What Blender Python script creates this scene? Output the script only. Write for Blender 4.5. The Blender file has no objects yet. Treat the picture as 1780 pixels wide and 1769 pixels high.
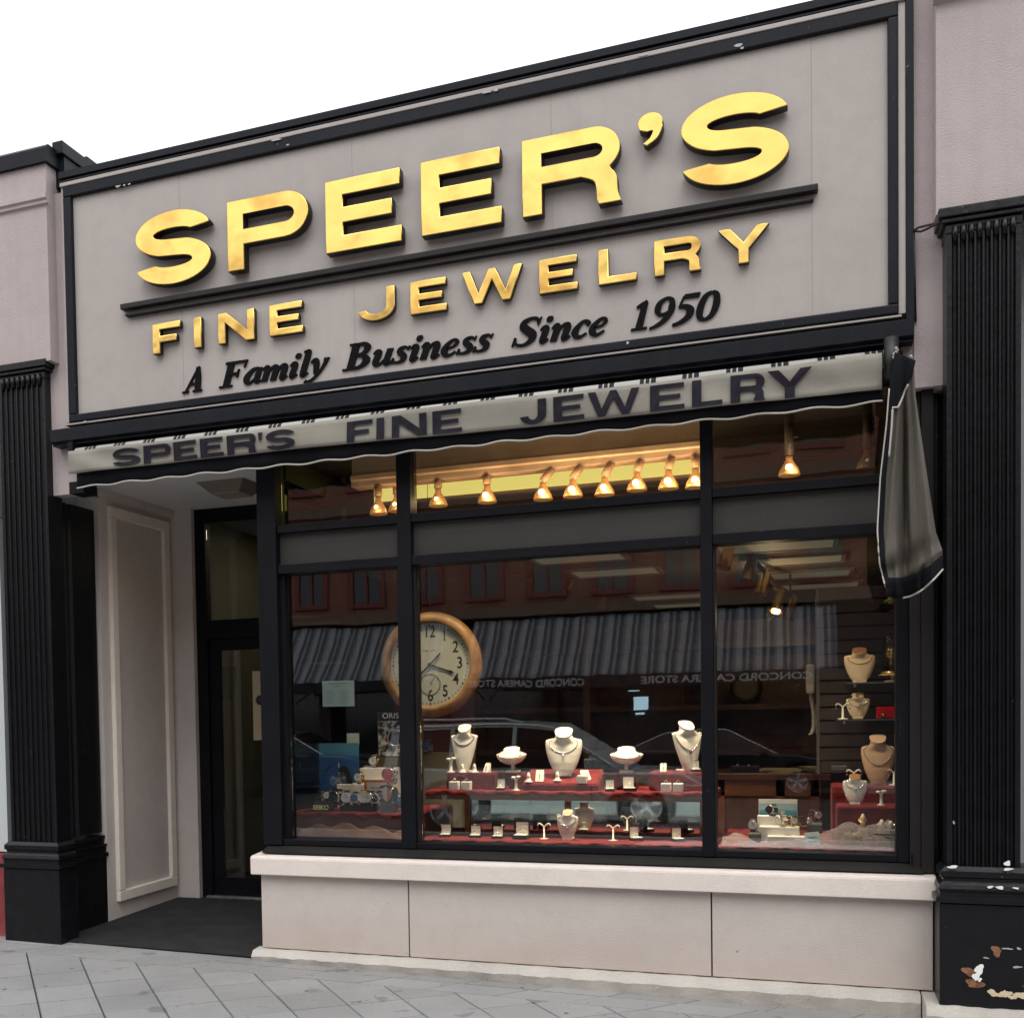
import bpy, bmesh, math, random
from mathutils import Vector, Matrix
random.seed(7)
SC = bpy.context.scene
COL = SC.collection
R = math.radians

# ------------------------------------------------------------------ camera
EYE = Vector((0.0, -6.9, 1.63))
FPX, YAW, PITCH, ROLL, PCX, PCY = 1995.4, .3791, -.0349, -.0190, 600.7, 1304.8
F_ = Vector((-math.sin(YAW)*math.cos(PITCH), math.cos(YAW)*math.cos(PITCH), math.sin(PITCH)))
r0 = Vector((math.cos(YAW), math.sin(YAW), 0)); u0 = r0.cross(F_)
R_ = math.cos(ROLL)*r0 + math.sin(ROLL)*u0
U_ = -math.sin(ROLL)*r0 + math.cos(ROLL)*u0
cd = bpy.data.cameras.new('camera'); cam = bpy.data.objects.new('camera', cd); COL.objects.link(cam)
m = Matrix((R_, U_, -F_)).transposed().to_4x4(); m.translation = EYE; cam.matrix_world = m
cd.sensor_fit = 'HORIZONTAL'; cd.sensor_width = 36; cd.lens = FPX/1780*36
cd.shift_x = (890-PCX)/1780; cd.shift_y = (PCY-884.5)/1780
cd.clip_start = .05; cd.clip_end = 800
SC.camera = cam

# ------------------------------------------------------------------ overcast daylight
W = bpy.data.worlds.new('World'); SC.world = W; W.use_nodes = True
nt = W.node_tree; bgn = nt.nodes['Background']
sky = nt.nodes.new('ShaderNodeTexSky'); sky.sky_type = 'NISHITA'; sky.sun_disc = False
sky.sun_elevation = R(55); sky.sun_rotation = R(200); sky.dust_density = 4; sky.air_density = 1.0
hs = nt.nodes.new('ShaderNodeHueSaturation'); hs.inputs['Saturation'].default_value = .18
mx = nt.nodes.new('ShaderNodeMixRGB'); mx.inputs['Fac'].default_value = .75
mx.inputs['Color2'].default_value = (8.6, 8.75, 9.1, 1)
nt.links.new(sky.outputs[0], hs.inputs['Color']); nt.links.new(hs.outputs[0], mx.inputs['Color1'])
nt.links.new(mx.outputs[0], bgn.inputs['Color']); bgn.inputs['Strength'].default_value = .11
sd = bpy.data.lights.new('sun', 'SUN'); sd.energy = .5; sd.angle = R(30); sd.color = (1, .97, .93)
so = bpy.data.objects.new('sun', sd); COL.objects.link(so)
so.rotation_euler = Vector((-.25, .62, -.9)).to_track_quat('-Z', 'Y').to_euler()
SC.view_settings.view_transform = 'Standard'; SC.view_settings.look = 'None'
SC.view_settings.exposure = .95; SC.view_settings.gamma = 1
SC.cycles.max_bounces = 10; SC.cycles.transparent_max_bounces = 16; SC.cycles.glossy_bounces = 5
SC.cycles.use_denoising = True
SC.cycles.sample_clamp_indirect = 4

# ------------------------------------------------------------------ photo pixel -> point on a real depth plane
def at(px, py, Y):
    d = F_ + (px-PCX)/FPX*R_ - (py-PCY)/FPX*U_
    k = (Y-EYE.y)/d.y
    return EYE + d*k
def X_(px, py, Y): return at(px, py, Y).x
def Z_(px, py, Y): return at(px, py, Y).z
def proj(v):
    w = v-EYE; z = w.dot(F_)
    return PCX+FPX*w.dot(R_)/z, PCY-FPX*w.dot(U_)/z, z
def spot(px, Y, z):
    x = X_(px, 1250, Y)
    for _ in range(3):
        a = proj(Vector((x, Y, z))); b = proj(Vector((x+.01, Y, z)))
        x += (px-a[0])/(b[0]-a[0])*.01
    return Vector((x, Y, z))
def mpp(p): return proj(p)[2]/FPX          # metres per photo pixel at a point

# ------------------------------------------------------------------ materials
MATS = {}
def mat(name, col, rough=.6, metal=0, bump=0, bscale=60, var=0, vscale=3, coat=0, emit=None, estr=0, spec=.5, sheen=0, bdist=.01, detail=6):
    if name in MATS: return MATS[name]
    M = bpy.data.materials.new(name); M.use_nodes = True; N = M.node_tree.nodes; L = M.node_tree.links
    B = N['Principled BSDF']
    B.inputs['Base Color'].default_value = (*col, 1); B.inputs['Roughness'].default_value = rough
    B.inputs['Metallic'].default_value = metal; B.inputs['Specular IOR Level'].default_value = spec
    if coat: B.inputs['Coat Weight'].default_value = coat
    if sheen: B.inputs['Sheen Weight'].default_value = sheen
    if emit: B.inputs['Emission Color'].default_value = (*emit, 1); B.inputs['Emission Strength'].default_value = estr
    if bump or var:
        T = N.new('ShaderNodeTexCoord')
        if var:
            n = N.new('ShaderNodeTexNoise'); n.inputs['Scale'].default_value = vscale; n.inputs['Detail'].default_value = detail
            L.new(T.outputs['Object'], n.inputs['Vector'])
            mr = N.new('ShaderNodeMapRange'); mr.inputs[1].default_value = .3; mr.inputs[2].default_value = .7
            mr.inputs[3].default_value = 1-var; mr.inputs[4].default_value = 1+var
            L.new(n.outputs['Fac'], mr.inputs[0])
            mu = N.new('ShaderNodeMixRGB'); mu.blend_type = 'MULTIPLY'; mu.inputs[0].default_value = 1
            mu.inputs[1].default_value = (*col, 1); L.new(mr.outputs[0], mu.inputs[2]); L.new(mu.outputs[0], B.inputs['Base Color'])
        if bump:
            n2 = N.new('ShaderNodeTexNoise'); n2.inputs['Scale'].default_value = bscale; n2.inputs['Detail'].default_value = 4
            L.new(T.outputs['Object'], n2.inputs['Vector'])
            b = N.new('ShaderNodeBump'); b.inputs['Strength'].default_value = bump; b.inputs['Distance'].default_value = bdist
            L.new(n2.outputs['Fac'], b.inputs['Height']); L.new(b.outputs[0], B.inputs['Normal'])
    MATS[name] = M; return M
def nodes(M): return M.node_tree.nodes, M.node_tree.links, M.node_tree.nodes['Principled BSDF']

def weathered(name, col, stain, rough=.8, bump=.25, bscale=120, low=None, streak=.0):
    """painted stucco: fine grain, blotches, vertical rain streaks and a rusty tide line near the ground"""
    M = mat(name, col, rough); N, L, B = nodes(M)
    T = N.new('ShaderNodeTexCoord'); pos = T.outputs['Object']
    def noise(scale, vec, det=6):
        n = N.new('ShaderNodeTexNoise'); n.inputs['Scale'].default_value = scale; n.inputs['Detail'].default_value = det
        L.new(vec, n.inputs['Vector']); return n.outputs['Fac']
    def ramp(src, a, b, lo=0, hi=1):
        q = N.new('ShaderNodeMapRange'); q.inputs[1].default_value = a; q.inputs[2].default_value = b
        q.inputs[3].default_value = lo; q.inputs[4].default_value = hi; L.new(src, q.inputs[0]); return q.outputs[0]
    def mix(c1, c2, fac):
        q = N.new('ShaderNodeMixRGB'); L.new(fac, q.inputs[0])
        for i, c in ((1, c1), (2, c2)):
            if isinstance(c, tuple): q.inputs[i].default_value = (*c, 1)
            else: L.new(c, q.inputs[i])
        return q.outputs[0]
    c = mix(col, stain, ramp(noise(1.3, pos, 8), .42, .72, 0, .55))
    c = mix(c, tuple(v*.82 for v in col), ramp(noise(9, pos), .45, .8, 0, .5))
    c = mix(c, tuple(min(1, v*1.12) for v in col), ramp(noise(60, pos), .5, .75, 0, .35))
    if streak:
        mp = N.new('ShaderNodeMapping'); mp.inputs['Scale'].default_value = (14, 14, .35); L.new(pos, mp.inputs[0])
        c = mix(c, stain, ramp(noise(1, mp.outputs[0], 5), .5, .8, 0, streak))
    if low:
        sx = N.new('ShaderNodeSeparateXYZ'); L.new(pos, sx.inputs[0])
        h = ramp(sx.outputs['Z'], low[0], low[1], 1, 0)
        q = N.new('ShaderNodeMath'); q.operation = 'MULTIPLY'; L.new(h, q.inputs[0]); L.new(ramp(noise(3, pos), .25, .75, .3, 1), q.inputs[1])
        c = mix(c, low[2], q.outputs[0])
    L.new(c, B.inputs['Base Color'])
    b = N.new('ShaderNodeBump'); b.inputs['Strength'].default_value = bump; b.inputs['Distance'].default_value = .006
    L.new(noise(bscale, pos, 5), b.inputs['Height']); L.new(b.outputs[0], B.inputs['Normal'])
    return M

STUCCO = weathered('pink_stucco', (.445, .382, .372), (.36, .305, .295), bump=.6, streak=.35)
BULK = weathered('bulkhead_stucco', (.54, .485, .447), (.45, .40, .368), bump=.5, low=(.05, .34, (.46, .375, .315)))
SILLM = weathered('cream_stone', (.72, .645, .585), (.60, .535, .485), bump=.35)
RECESS = weathered('recess_stucco', (.575, .525, .495), (.50, .455, .43), bump=.35)
MOULD = weathered('cream_moulding', (.78, .72, .64), (.66, .60, .53), bump=.1)
SIGNP = weathered('sign_panel_paint', (.39, .355, .328), (.335, .303, .28), rough=.55, bump=.06, streak=.45)
CONC = weathered('concrete', (.50, .47, .42), (.30, .28, .25), bump=.6, bscale=80)
BLACKP = mat('black_gloss_paint', (.0045, .005, .0065), .34, spec=.32, bump=.35, bscale=35, var=.35, vscale=14, bdist=.006)
NAVY = weathered('navy_black_trim', (.0055, .0065, .0105), (.017, .018, .022), rough=.45, bump=.15, streak=.35)
NAVY.node_tree.nodes['Principled BSDF'].inputs['Specular IOR Level'].default_value = .18
FRAMEM = mat('dark_bronze_metal', (.0055, .006, .0085), .45, var=.2, vscale=5, spec=.16)
FRAME2 = mat('brown_grey_metal', (.020, .0175, .017), .5, spec=.2, var=.12, vscale=4)
SPAND = mat('grey_spandrel', (.042, .038, .036), .6, spec=.3, bump=.3, bscale=220, var=.1, vscale=2)
CEILW = mat('soffit_paint', (.66, .66, .66), .8, bump=.15, bscale=90, var=.05)
MATM = mat('black_mat', (.016, .016, .017), .95, bump=.8, bscale=260, var=.5, vscale=5)
CLOTH = weathered('awning_canvas', (.262, .246, .205), (.14, .128, .105), rough=.9, bump=.25, bscale=160)
CLOTH2 = weathered('flap_canvas', (.098, .088, .070), (.058, .052, .042), rough=.9, bump=.3, bscale=140)
TRIMC = mat('black_canvas', (.0065, .007, .0095), .9, spec=.15, bump=.3, bscale=200)
PIPING = mat('cream_piping', (.44, .415, .37), .8)
INK = mat('letter_ink', (.02, .018, .025), .85, spec=.1, var=.25, vscale=20)
TAGM = mat('tagline_black', (.004, .004, .005), .6, spec=.08)
RAIL = mat('rail_paint', (.012, .010, .0095), .45, spec=.3, var=.3, vscale=12)
BLACKSIDE = mat('letter_side', (.008, .0075, .007), .5)
CHIPW = mat('bare_primer', (.80, .79, .75), .8)
RUST = mat('rusty_iron', (.21, .095, .042), .85, bump=.6, bscale=60, var=.5, vscale=30)
WHITE = mat('white_leatherette', (.86, .86, .83), .55, bump=.1, bscale=300)
CREAM = mat('cream_linen', (.76, .62, .43), .7, bump=.15, bscale=300)
PINKB = mat('blush_linen', (.66, .46, .33), .7, bump=.15, bscale=300)
WHITEP = mat('white_card', (.82, .82, .80), .7)
VELVET = mat('red_velvet', (.155, .003, .009), .9, bump=.5, bscale=70, var=.45, vscale=22, sheen=.06, bdist=.01)
WOOD = mat('oak', (.33, .145, .04), .4, var=.3, vscale=12)
WOODD = mat('dark_cherry', (.10, .032, .012), .4, var=.4, vscale=9)
SILVER = mat('silver', (.80, .80, .80), .22, 1)
GOLDJ = mat('gold_jewel', (.85, .58, .18), .25, 1)
BRASS = mat('brass', (.75, .52, .20), .22, 1)
BLACKM = mat('matt_black', (.01, .01, .011), .5)
BLACKV = mat('black_leatherette', (.012, .012, .014), .35)
GREYC = mat('grey_card', (.16, .17, .17), .6)
TULLE = None

def speckle(M, thr, col, scale=120):
    """scatter small worn specks of bare undercoat over a painted material"""
    N, L, Bq = nodes(M); s = Bq.inputs['Base Color'].links[0].from_socket
    T = N.new('ShaderNodeTexCoord'); n = N.new('ShaderNodeTexNoise'); n.inputs['Scale'].default_value = scale; n.inputs['Detail'].default_value = 2
    L.new(T.outputs['Object'], n.inputs['Vector']); q = N.new('ShaderNodeMapRange'); q.inputs[1].default_value = thr; q.inputs[2].default_value = thr+.02
    L.new(n.outputs['Fac'], q.inputs[0]); x = N.new('ShaderNodeMixRGB'); x.inputs[2].default_value = (*col, 1)
    L.new(q.outputs[0], x.inputs[0]); L.new(s, x.inputs[1]); L.new(x.outputs[0], Bq.inputs['Base Color'])
speckle(BLACKP, .745, (.10, .10, .10), 55); speckle(NAVY, .765, (.13, .13, .135), 40); speckle(BULK, .74, (.27, .235, .21), 22); speckle(FRAMEM, .75, (.08, .08, .08), 60)
def goldmat():
    M = mat('gold_leaf', (.97, .66, .20), .20, 1); N, L, B = nodes(M)
    T = N.new('ShaderNodeTexCoord')
    n = N.new('ShaderNodeTexNoise'); n.inputs['Scale'].default_value = 2.6; n.inputs['Detail'].default_value = 2.5
    L.new(T.outputs['Object'], n.inputs['Vector'])
    b = N.new('ShaderNodeBump'); b.inputs['Strength'].default_value = .32; b.inputs['Distance'].default_value = .055
    L.new(n.outputs['Fac'], b.inputs['Height']); L.new(b.outputs[0], B.inputs['Normal'])
    n2 = N.new('ShaderNodeTexNoise'); n2.inputs['Scale'].default_value = 3.2; n2.inputs['Detail'].default_value = 7
    L.new(T.outputs['Object'], n2.inputs['Vector'])
    cr = N.new('ShaderNodeValToRGB'); e = cr.color_ramp.elements
    e[0].position = .33; e[0].color = (.54, .32, .08, 1); e[1].position = .5; e[1].color = (.76, .50, .14, 1)
    L.new(n2.outputs['Fac'], cr.inputs[0]); L.new(cr.outputs[0], B.inputs['Base Color'])
    return M
GOLD = goldmat()

def glassmat(name, tint=(.93, .95, .94), k=2.1, wav=.0005):
    M = bpy.data.materials.new(name); M.use_nodes = True; N = M.node_tree.nodes; L = M.node_tree.links
    N.remove(N['Principled BSDF']); O = N['Material Output']
    t = N.new('ShaderNodeBsdfTransparent'); t.inputs[0].default_value = (*tint, 1)
    g = N.new('ShaderNodeBsdfGlossy'); g.inputs['Roughness'].default_value = 0
    f = N.new('ShaderNodeFresnel'); f.inputs[0].default_value = 1.52
    mu = N.new('ShaderNodeMath'); mu.operation = 'MULTIPLY'; mu.use_clamp = True; mu.inputs[1].default_value = k
    L.new(f.outputs[0], mu.inputs[0]); x = N.new('ShaderNodeMixShader'); L.new(mu.outputs[0], x.inputs[0])
    L.new(t.outputs[0], x.inputs[1]); L.new(g.outputs[0], x.inputs[2]); L.new(x.outputs[0], O.inputs[0])
    if wav:
        T = N.new('ShaderNodeTexCoord'); n = N.new('ShaderNodeTexNoise'); n.inputs['Scale'].default_value = 1.6; n.inputs['Detail'].default_value = 2
        b = N.new('ShaderNodeBump'); b.inputs['Strength'].default_value = 1; b.inputs['Distance'].default_value = wav
        L.new(T.outputs['Object'], n.inputs['Vector']); L.new(n.outputs['Fac'], b.inputs['Height']); L.new(b.outputs[0], g.inputs['Normal'])
    MATS[name] = M; return M
GLASS = glassmat('plate_glass', k=1.75)
THING = glassmat('thin_glass', k=1.0, wav=0)
DOORG = glassmat('door_glass', tint=(.85, .87, .84), k=1.2, wav=0)
MIRROR = mat('mirror', (.80, .84, .83), .02, 1)

# ------------------------------------------------------------------ mesh helpers
def B(): return bmesh.new()
def box(bm, x0, x1, y0, y1, z0, z1, bev=0):
    v = [bm.verts.new(p) for p in ((x0,y0,z0),(x1,y0,z0),(x1,y1,z0),(x0,y1,z0),(x0,y0,z1),(x1,y0,z1),(x1,y1,z1),(x0,y1,z1))]
    fs = [bm.faces.new([v[i] for i in q]) for q in ((0,3,2,1),(4,5,6,7),(0,1,5,4),(1,2,6,5),(2,3,7,6),(3,0,4,7))]
    if bev:
        es = list({e for f in fs for e in f.edges})
        bmesh.ops.bevel(bm, geom=es, offset=bev, segments=2, affect='EDGES', profile=.5)
    return bm
def bx(*a, **k): return box(B(), *a, **k)
def cyl(bm, a, b, r1, r2=None, n=16, cap=True):
    a = Vector(a); b = Vector(b); r2 = r1 if r2 is None else r2
    d = (b-a).normalized(); s = Vector((0,0,1)) if abs(d.z) < .9 else Vector((1,0,0))
    p = d.cross(s).normalized(); q = d.cross(p)
    A = [bm.verts.new(a+(p*math.cos(t)+q*math.sin(t))*r1) for t in [2*math.pi*i/n for i in range(n)]]
    C = [bm.verts.new(b+(p*math.cos(t)+q*math.sin(t))*r2) for t in [2*math.pi*i/n for i in range(n)]]
    for i in range(n):
        f = bm.faces.new((A[i], A[(i+1)%n], C[(i+1)%n], C[i])); f.smooth = True
    if cap: bm.faces.new(A[::-1]); bm.faces.new(C)
    return bm
def tube(bm, pts, r, n=8, closed=False):
    pts = [Vector(p) for p in pts]; rings = []
    N = len(pts)
    for i, p in enumerate(pts):
        if closed: d = pts[(i+1)%N]-pts[i-1]
        else: d = pts[min(i+1, N-1)]-pts[max(i-1, 0)]
        d.normalize(); s = Vector((0,0,1)) if abs(d.z) < .95 else Vector((0,1,0))
        a = d.cross(s).normalized(); b = d.cross(a)
        rings.append([bm.verts.new(p+(a*math.cos(t)+b*math.sin(t))*r) for t in [2*math.pi*k/n for k in range(n)]])
    for i in range(N if closed else N-1):
        A, C = rings[i], rings[(i+1)%N]
        for k in range(n):
            f = bm.faces.new((A[k], A[(k+1)%n], C[(k+1)%n], C[k])); f.smooth = True
    if not closed: bm.faces.new(rings[0][::-1]); bm.faces.new(rings[-1])
    return bm
def lathe(bm, prof, c=(0,0,0), n=24, axis='z', sx=1, sy=1, cap=True):
    c = Vector(c); rings = []
    for r, h in prof:
        ring = []
        for i in range(n):
            t = 2*math.pi*i/n; a, b = r*math.cos(t)*sx, r*math.sin(t)*sy
            o = Vector((a, b, h)) if axis == 'z' else Vector((a, -h, b))
            ring.append(bm.verts.new(c+o))
        rings.append(ring)
    for A, C in zip(rings, rings[1:]):
        for i in range(n):
            f = bm.faces.new((A[i], A[(i+1)%n], C[(i+1)%n], C[i])); f.smooth = True
    if cap: bm.faces.new(rings[0][::-1]); bm.faces.new(rings[-1])
    return bm
def grid(bm, fn, nu, nv, thick=None, smooth=True):
    V = [[bm.verts.new(fn(i/nu, j/nv)) for i in range(nu+1)] for j in range(nv+1)]
    fs = []
    for j in range(nv):
        for i in range(nu):
            f = bm.faces.new((V[j][i], V[j][i+1], V[j+1][i+1], V[j+1][i])); f.smooth = smooth; fs.append(f)
    if thick:
        bmesh.ops.recalc_face_normals(bm, faces=fs)
        bmesh.ops.solidify(bm, geom=fs, thickness=thick)
    return bm
def prism_x(bm, prof, x0, x1):        # profile in (y, z), swept along x
    A = [bm.verts.new((x0, y, z)) for y, z in prof]; C = [bm.verts.new((x1, y, z)) for y, z in prof]
    n = len(prof)
    for i in range(n): bm.faces.new((A[i], A[(i+1)%n], C[(i+1)%n], C[i]))
    bm.faces.new(A[::-1]); bm.faces.new(C); return bm
def prism_z(bm, prof, z0, z1):        # profile in (x, y)
    A = [bm.verts.new((x, y, z0)) for x, y in prof]; C = [bm.verts.new((x, y, z1)) for x, y in prof]
    n = len(prof)
    for i in range(n): bm.faces.new((A[i], A[(i+1)%n], C[(i+1)%n], C[i]))
    bm.faces.new(A[::-1]); bm.faces.new(C); return bm
def prism_y(bm, prof, y0, y1):        # profile in (x, z)
    A = [bm.verts.new((x, y0, z)) for x, z in prof]; C = [bm.verts.new((x, y1, z)) for x, z in prof]
    n = len(prof)
    for i in range(n): bm.faces.new((A[i], A[(i+1)%n], C[(i+1)%n], C[i]))
    bm.faces.new(A[::-1]); bm.faces.new(C); return bm

def tag(o, label=None, cat=None, group=None, kind=None):
    if label: o['label'] = label
    if cat: o['category'] = cat
    if group: o['group'] = group
    if kind: o['kind'] = kind
    return o
def finish(name, bm, mats, parent=None, base=None, fix=True):
    if fix: bmesh.ops.recalc_face_normals(bm, faces=bm.faces)
    if base is not None: bmesh.ops.translate(bm, verts=bm.verts, vec=-Vector(base))
    me = bpy.data.meshes.new(name); bm.to_mesh(me); bm.free()
    for q in (mats if isinstance(mats, (list, tuple)) else [mats]): me.materials.append(q)
    o = bpy.data.objects.new(name, me); COL.objects.link(o)
    if parent is not None: o.parent = parent
    return o
class Thing:
    """an Empty at the thing's base; parts are built in world coordinates and hung under it"""
    def __init__(s, name, label, cat, base=(0,0,0), group=None, rz=0):
        s.o = bpy.data.objects.new(name, None); COL.objects.link(s.o); s.o.empty_display_size = .1
        s.base = Vector(base); s.o.location = s.base; s.o.rotation_euler = (0, 0, rz); tag(s.o, label, cat, group)
    def part(s, name, bm, mats, parent=None, fix=True, label=None):
        o = finish(name, bm, mats, parent or s.o, s.base, fix)
        if label: o['label'] = label
        return o
    def local(s, name, bm, mats, parent=None):
        return finish(name, bm, mats, parent or s.o)
def single(name, bm, mats, label, cat, base, group=None):
    o = finish(name, bm, mats, None, base); o.location = base; return tag(o, label, cat, group)
def structure(name, bm, mats): return tag(finish(name, bm, mats), kind='structure')
def copy_tree(o, parent=None):
    c = o.copy(); COL.objects.link(c)
    if parent is not None: c.parent = parent
    for ch in o.children: copy_tree(ch, c)
    return c

# ------------------------------------------------------------------ lettering
def arc(cx, cy, rx, ry, a0, a1, n=14):
    return [(cx+rx*math.cos(R(a0+(a1-a0)*i/n)), cy+ry*math.sin(R(a0+(a1-a0)*i/n))) for i in range(n+1)]
def cr_sample(pts, k=8):
    out = []
    P = [pts[0]]+list(pts)+[pts[-1]]
    for i in range(1, len(P)-2):
        p0, p1, p2, p3 = P[i-1], P[i], P[i+1], P[i+2]
        for j in range(k):
            t = j/k
            out.append(tuple(.5*((2*b)+(c-a)*t+(2*a-5*b+4*c-d)*t*t+(3*b-a-3*c+d)*t**3) for a, b, c, d in zip(p0, p1, p2, p3)))
    out.append(tuple(pts[-1])); return out
def sides(pts):                        # pts (x, y, width) -> left and right offset lines
    L, Rr = [], []
    for i, p in enumerate(pts):
        a = pts[max(i-1, 0)]; b = pts[min(i+1, len(pts)-1)]
        dx, dy = b[0]-a[0], b[1]-a[1]; l = math.hypot(dx, dy) or 1
        nx, ny = -dy/l, dx/l; w = p[2]/2
        L.append((p[0]+nx*w, p[1]+ny*w)); Rr.append((p[0]-nx*w, p[1]-ny*w))
    return L, Rr
def glyph(ch, w, h, sx, sy):
    """extended bold sans: outlines (outer first, then holes), cell w x h, stem sx, bar sy"""
    m = .5*h
    if ch == 'I': return [[(0,0),(sx,0),(sx,h),(0,h)]]
    if ch == 'L': return [[(0,0),(w,0),(w,sy),(sx,sy),(sx,h),(0,h)]]
    if ch == 'E': return [[(0,0),(w,0),(w,sy),(sx,sy),(sx,m-sy*.46),(w*.88,m-sy*.46),(w*.88,m+sy*.5),(sx,m+sy*.5),(sx,h-sy),(w*.985,h-sy),(w*.985,h),(0,h)]]
    if ch == 'F': return [[(0,0),(sx,0),(sx,m-sy*.62),(w*.86,m-sy*.62),(w*.86,m+sy*.36),(sx,m+sy*.36),(sx,h-sy),(w,h-sy),(w,h),(0,h)]]
    if ch == 'N': return [[(0,0),(sx*.93,0),(sx*.93,h*.66),(w-sx*1.12,0),(w,0),(w,h),(w-sx*.93,h),(w-sx*.93,h*.34),(sx*1.12,h),(0,h)]]
    if ch == 'W':
        t = sx*.92
        return [[(w*.2,0),(w*.335,0),(w*.5,h*.66),(w*.665,0),(w*.8,0),(w,h),(w-t*.98,h),(w*.725,h*.30),(w*.56,h),(w*.44,h),(w*.275,h*.30),(t*.98,h),(0,h)]]
    if ch == 'Y':
        c = w/2
        return [[(c-sx/2,0),(c+sx/2,0),(c+sx/2,h*.40),(w,h),(w-sx*1.15,h),(c,h*.575),(sx*1.15,h),(0,h),(c-sx/2,h*.40)]]
    if ch in 'PR':
        yb = h*.36 if ch == 'P' else h*.40
        ry = (h-yb)/2; rx = min(w*.34, ry*1.15); cx = w-rx-(0 if ch == 'P' else w*.01); cy = yb+ry
        out = [(0,0),(0,h)]+arc(cx, cy, rx, ry, 90, -90)
        if ch == 'P': out += [(sx,yb),(sx,0)]
        else:
            out = [(0,0),(0,h)]+arc(cx, cy, rx, ry, 90, -52)
            out += cr_sample([(w*.905,h*.425),(w*.955,h*.33),(w*.965,h*.14),(w,0)], 5)
            out += [(w-sx*1.1,0)]+cr_sample([(w-sx*1.17,h*.07),(w*.735,h*.29),(w*.60,yb-h*.015)], 5)+[(sx,yb-h*.015),(sx,0)]
        hole = [(sx,h-sy)]+arc(cx, cy, rx-sx*.86, ry-sy, 90, -90)+[(sx,yb+sy)]
        return [out, hole]
    if ch == 'J':
        ro = h*.42; c = w/2
        return [[(w, h), (w-sx, h)]+arc(c, ro, w/2-sx, ro-sy, 0, -162, 20)+arc(c, ro, w/2, ro, -166, 0, 24)]
        t = sx
        pts = [(w-t/2,h,t),(w-t/2,h*.45,t),(w-t*.75,h*.22,t*.96),(w*.62,h*.085,sy*1.1),(w*.40,sy*.52,sy),(w*.17,h*.13,sy*1.05),(w*.03,h*.29,t*.72)]
        L, Q = sides(cr_sample(pts, 6)); return [L+Q[::-1]]
    if ch == 'S':
        ro = (h/2+sy/2)/2; cu_, cl_ = h-ro, ro; rx, ri, yi = w/2, w/2-sx, ro-sy; c = w/2
        return [arc(c, cu_, rx, ro, 12, 248, 30)+arc(c, cl_, ri, yi, 68, -158, 30)+arc(c, cl_, rx, ro, -168, 68, 30)+arc(c, cu_, ri, yi, 248, 22, 30)]
    if ch == "'":
        return [arc(w*.47, h*.70, w*.42, h*.30, 200, -20, 12)+cr_sample([(w*.9,h*.55),(w*.72,h*.2),(w*.34,0)], 6)+[(w*.22,h*.08)]+cr_sample([(w*.44,h*.22),(w*.55,h*.42),(w*.36,h*.42)], 5)+[(w*.1,h*.50)]]
    if ch == '|': return [[(w*.2,0),(w*.8,0),(w,h),(0,h)]]
def solid_text_mesh(outlines, x, z, yfront, depth, bev=0, res=1):
    """outlines -> extruded mesh standing in the xz plane, front face at y = yfront"""
    cu = bpy.data.curves.new('tmp', 'CURVE'); cu.dimensions = '2D'; cu.fill_mode = 'BOTH'
    cu.extrude = depth/2-bev; cu.bevel_depth = bev; cu.bevel_resolution = res; cu.offset = -bev
    for pl in outlines:
        s = cu.splines.new('POLY'); s.points.add(len(pl)-1)
        for q, (a, b) in zip(s.points, pl): q.co = (a, b, 0, 1)
        s.use_cyclic_u = True
    return curve_mesh(cu, x, z, yfront, depth)
def curve_mesh(cu, x, z, yfront, depth):
    ob = bpy.data.objects.new('tmp', cu); COL.objects.link(ob)
    dg = bpy.context.evaluated_depsgraph_get(); dg.update()
    me = bpy.data.meshes.new_from_object(ob.evaluated_get(dg))
    bm = B(); bm.from_mesh(me)
    bpy.data.objects.remove(ob); bpy.data.curves.remove(cu); bpy.data.meshes.remove(me)
    for v in bm.verts:
        a, b, c = v.co; v.co = (x+a, yfront+depth/2-c, z+b)
    bmesh.ops.recalc_face_normals(bm, faces=bm.faces)
    return bm
def printed(txt, size, x, z, yfront, depth=.002, align='CENTER', bold=0, sx=1):
    cu = bpy.data.curves.new('tmp', 'FONT'); cu.body = txt; cu.size = size; cu.align_x = align
    cu.extrude = depth/2; cu.offset = bold
    bm = curve_mesh(cu, 0, z, yfront, depth)
    for v in bm.verts: v.co.x = x+v.co.x*sx
    return bm
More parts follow.
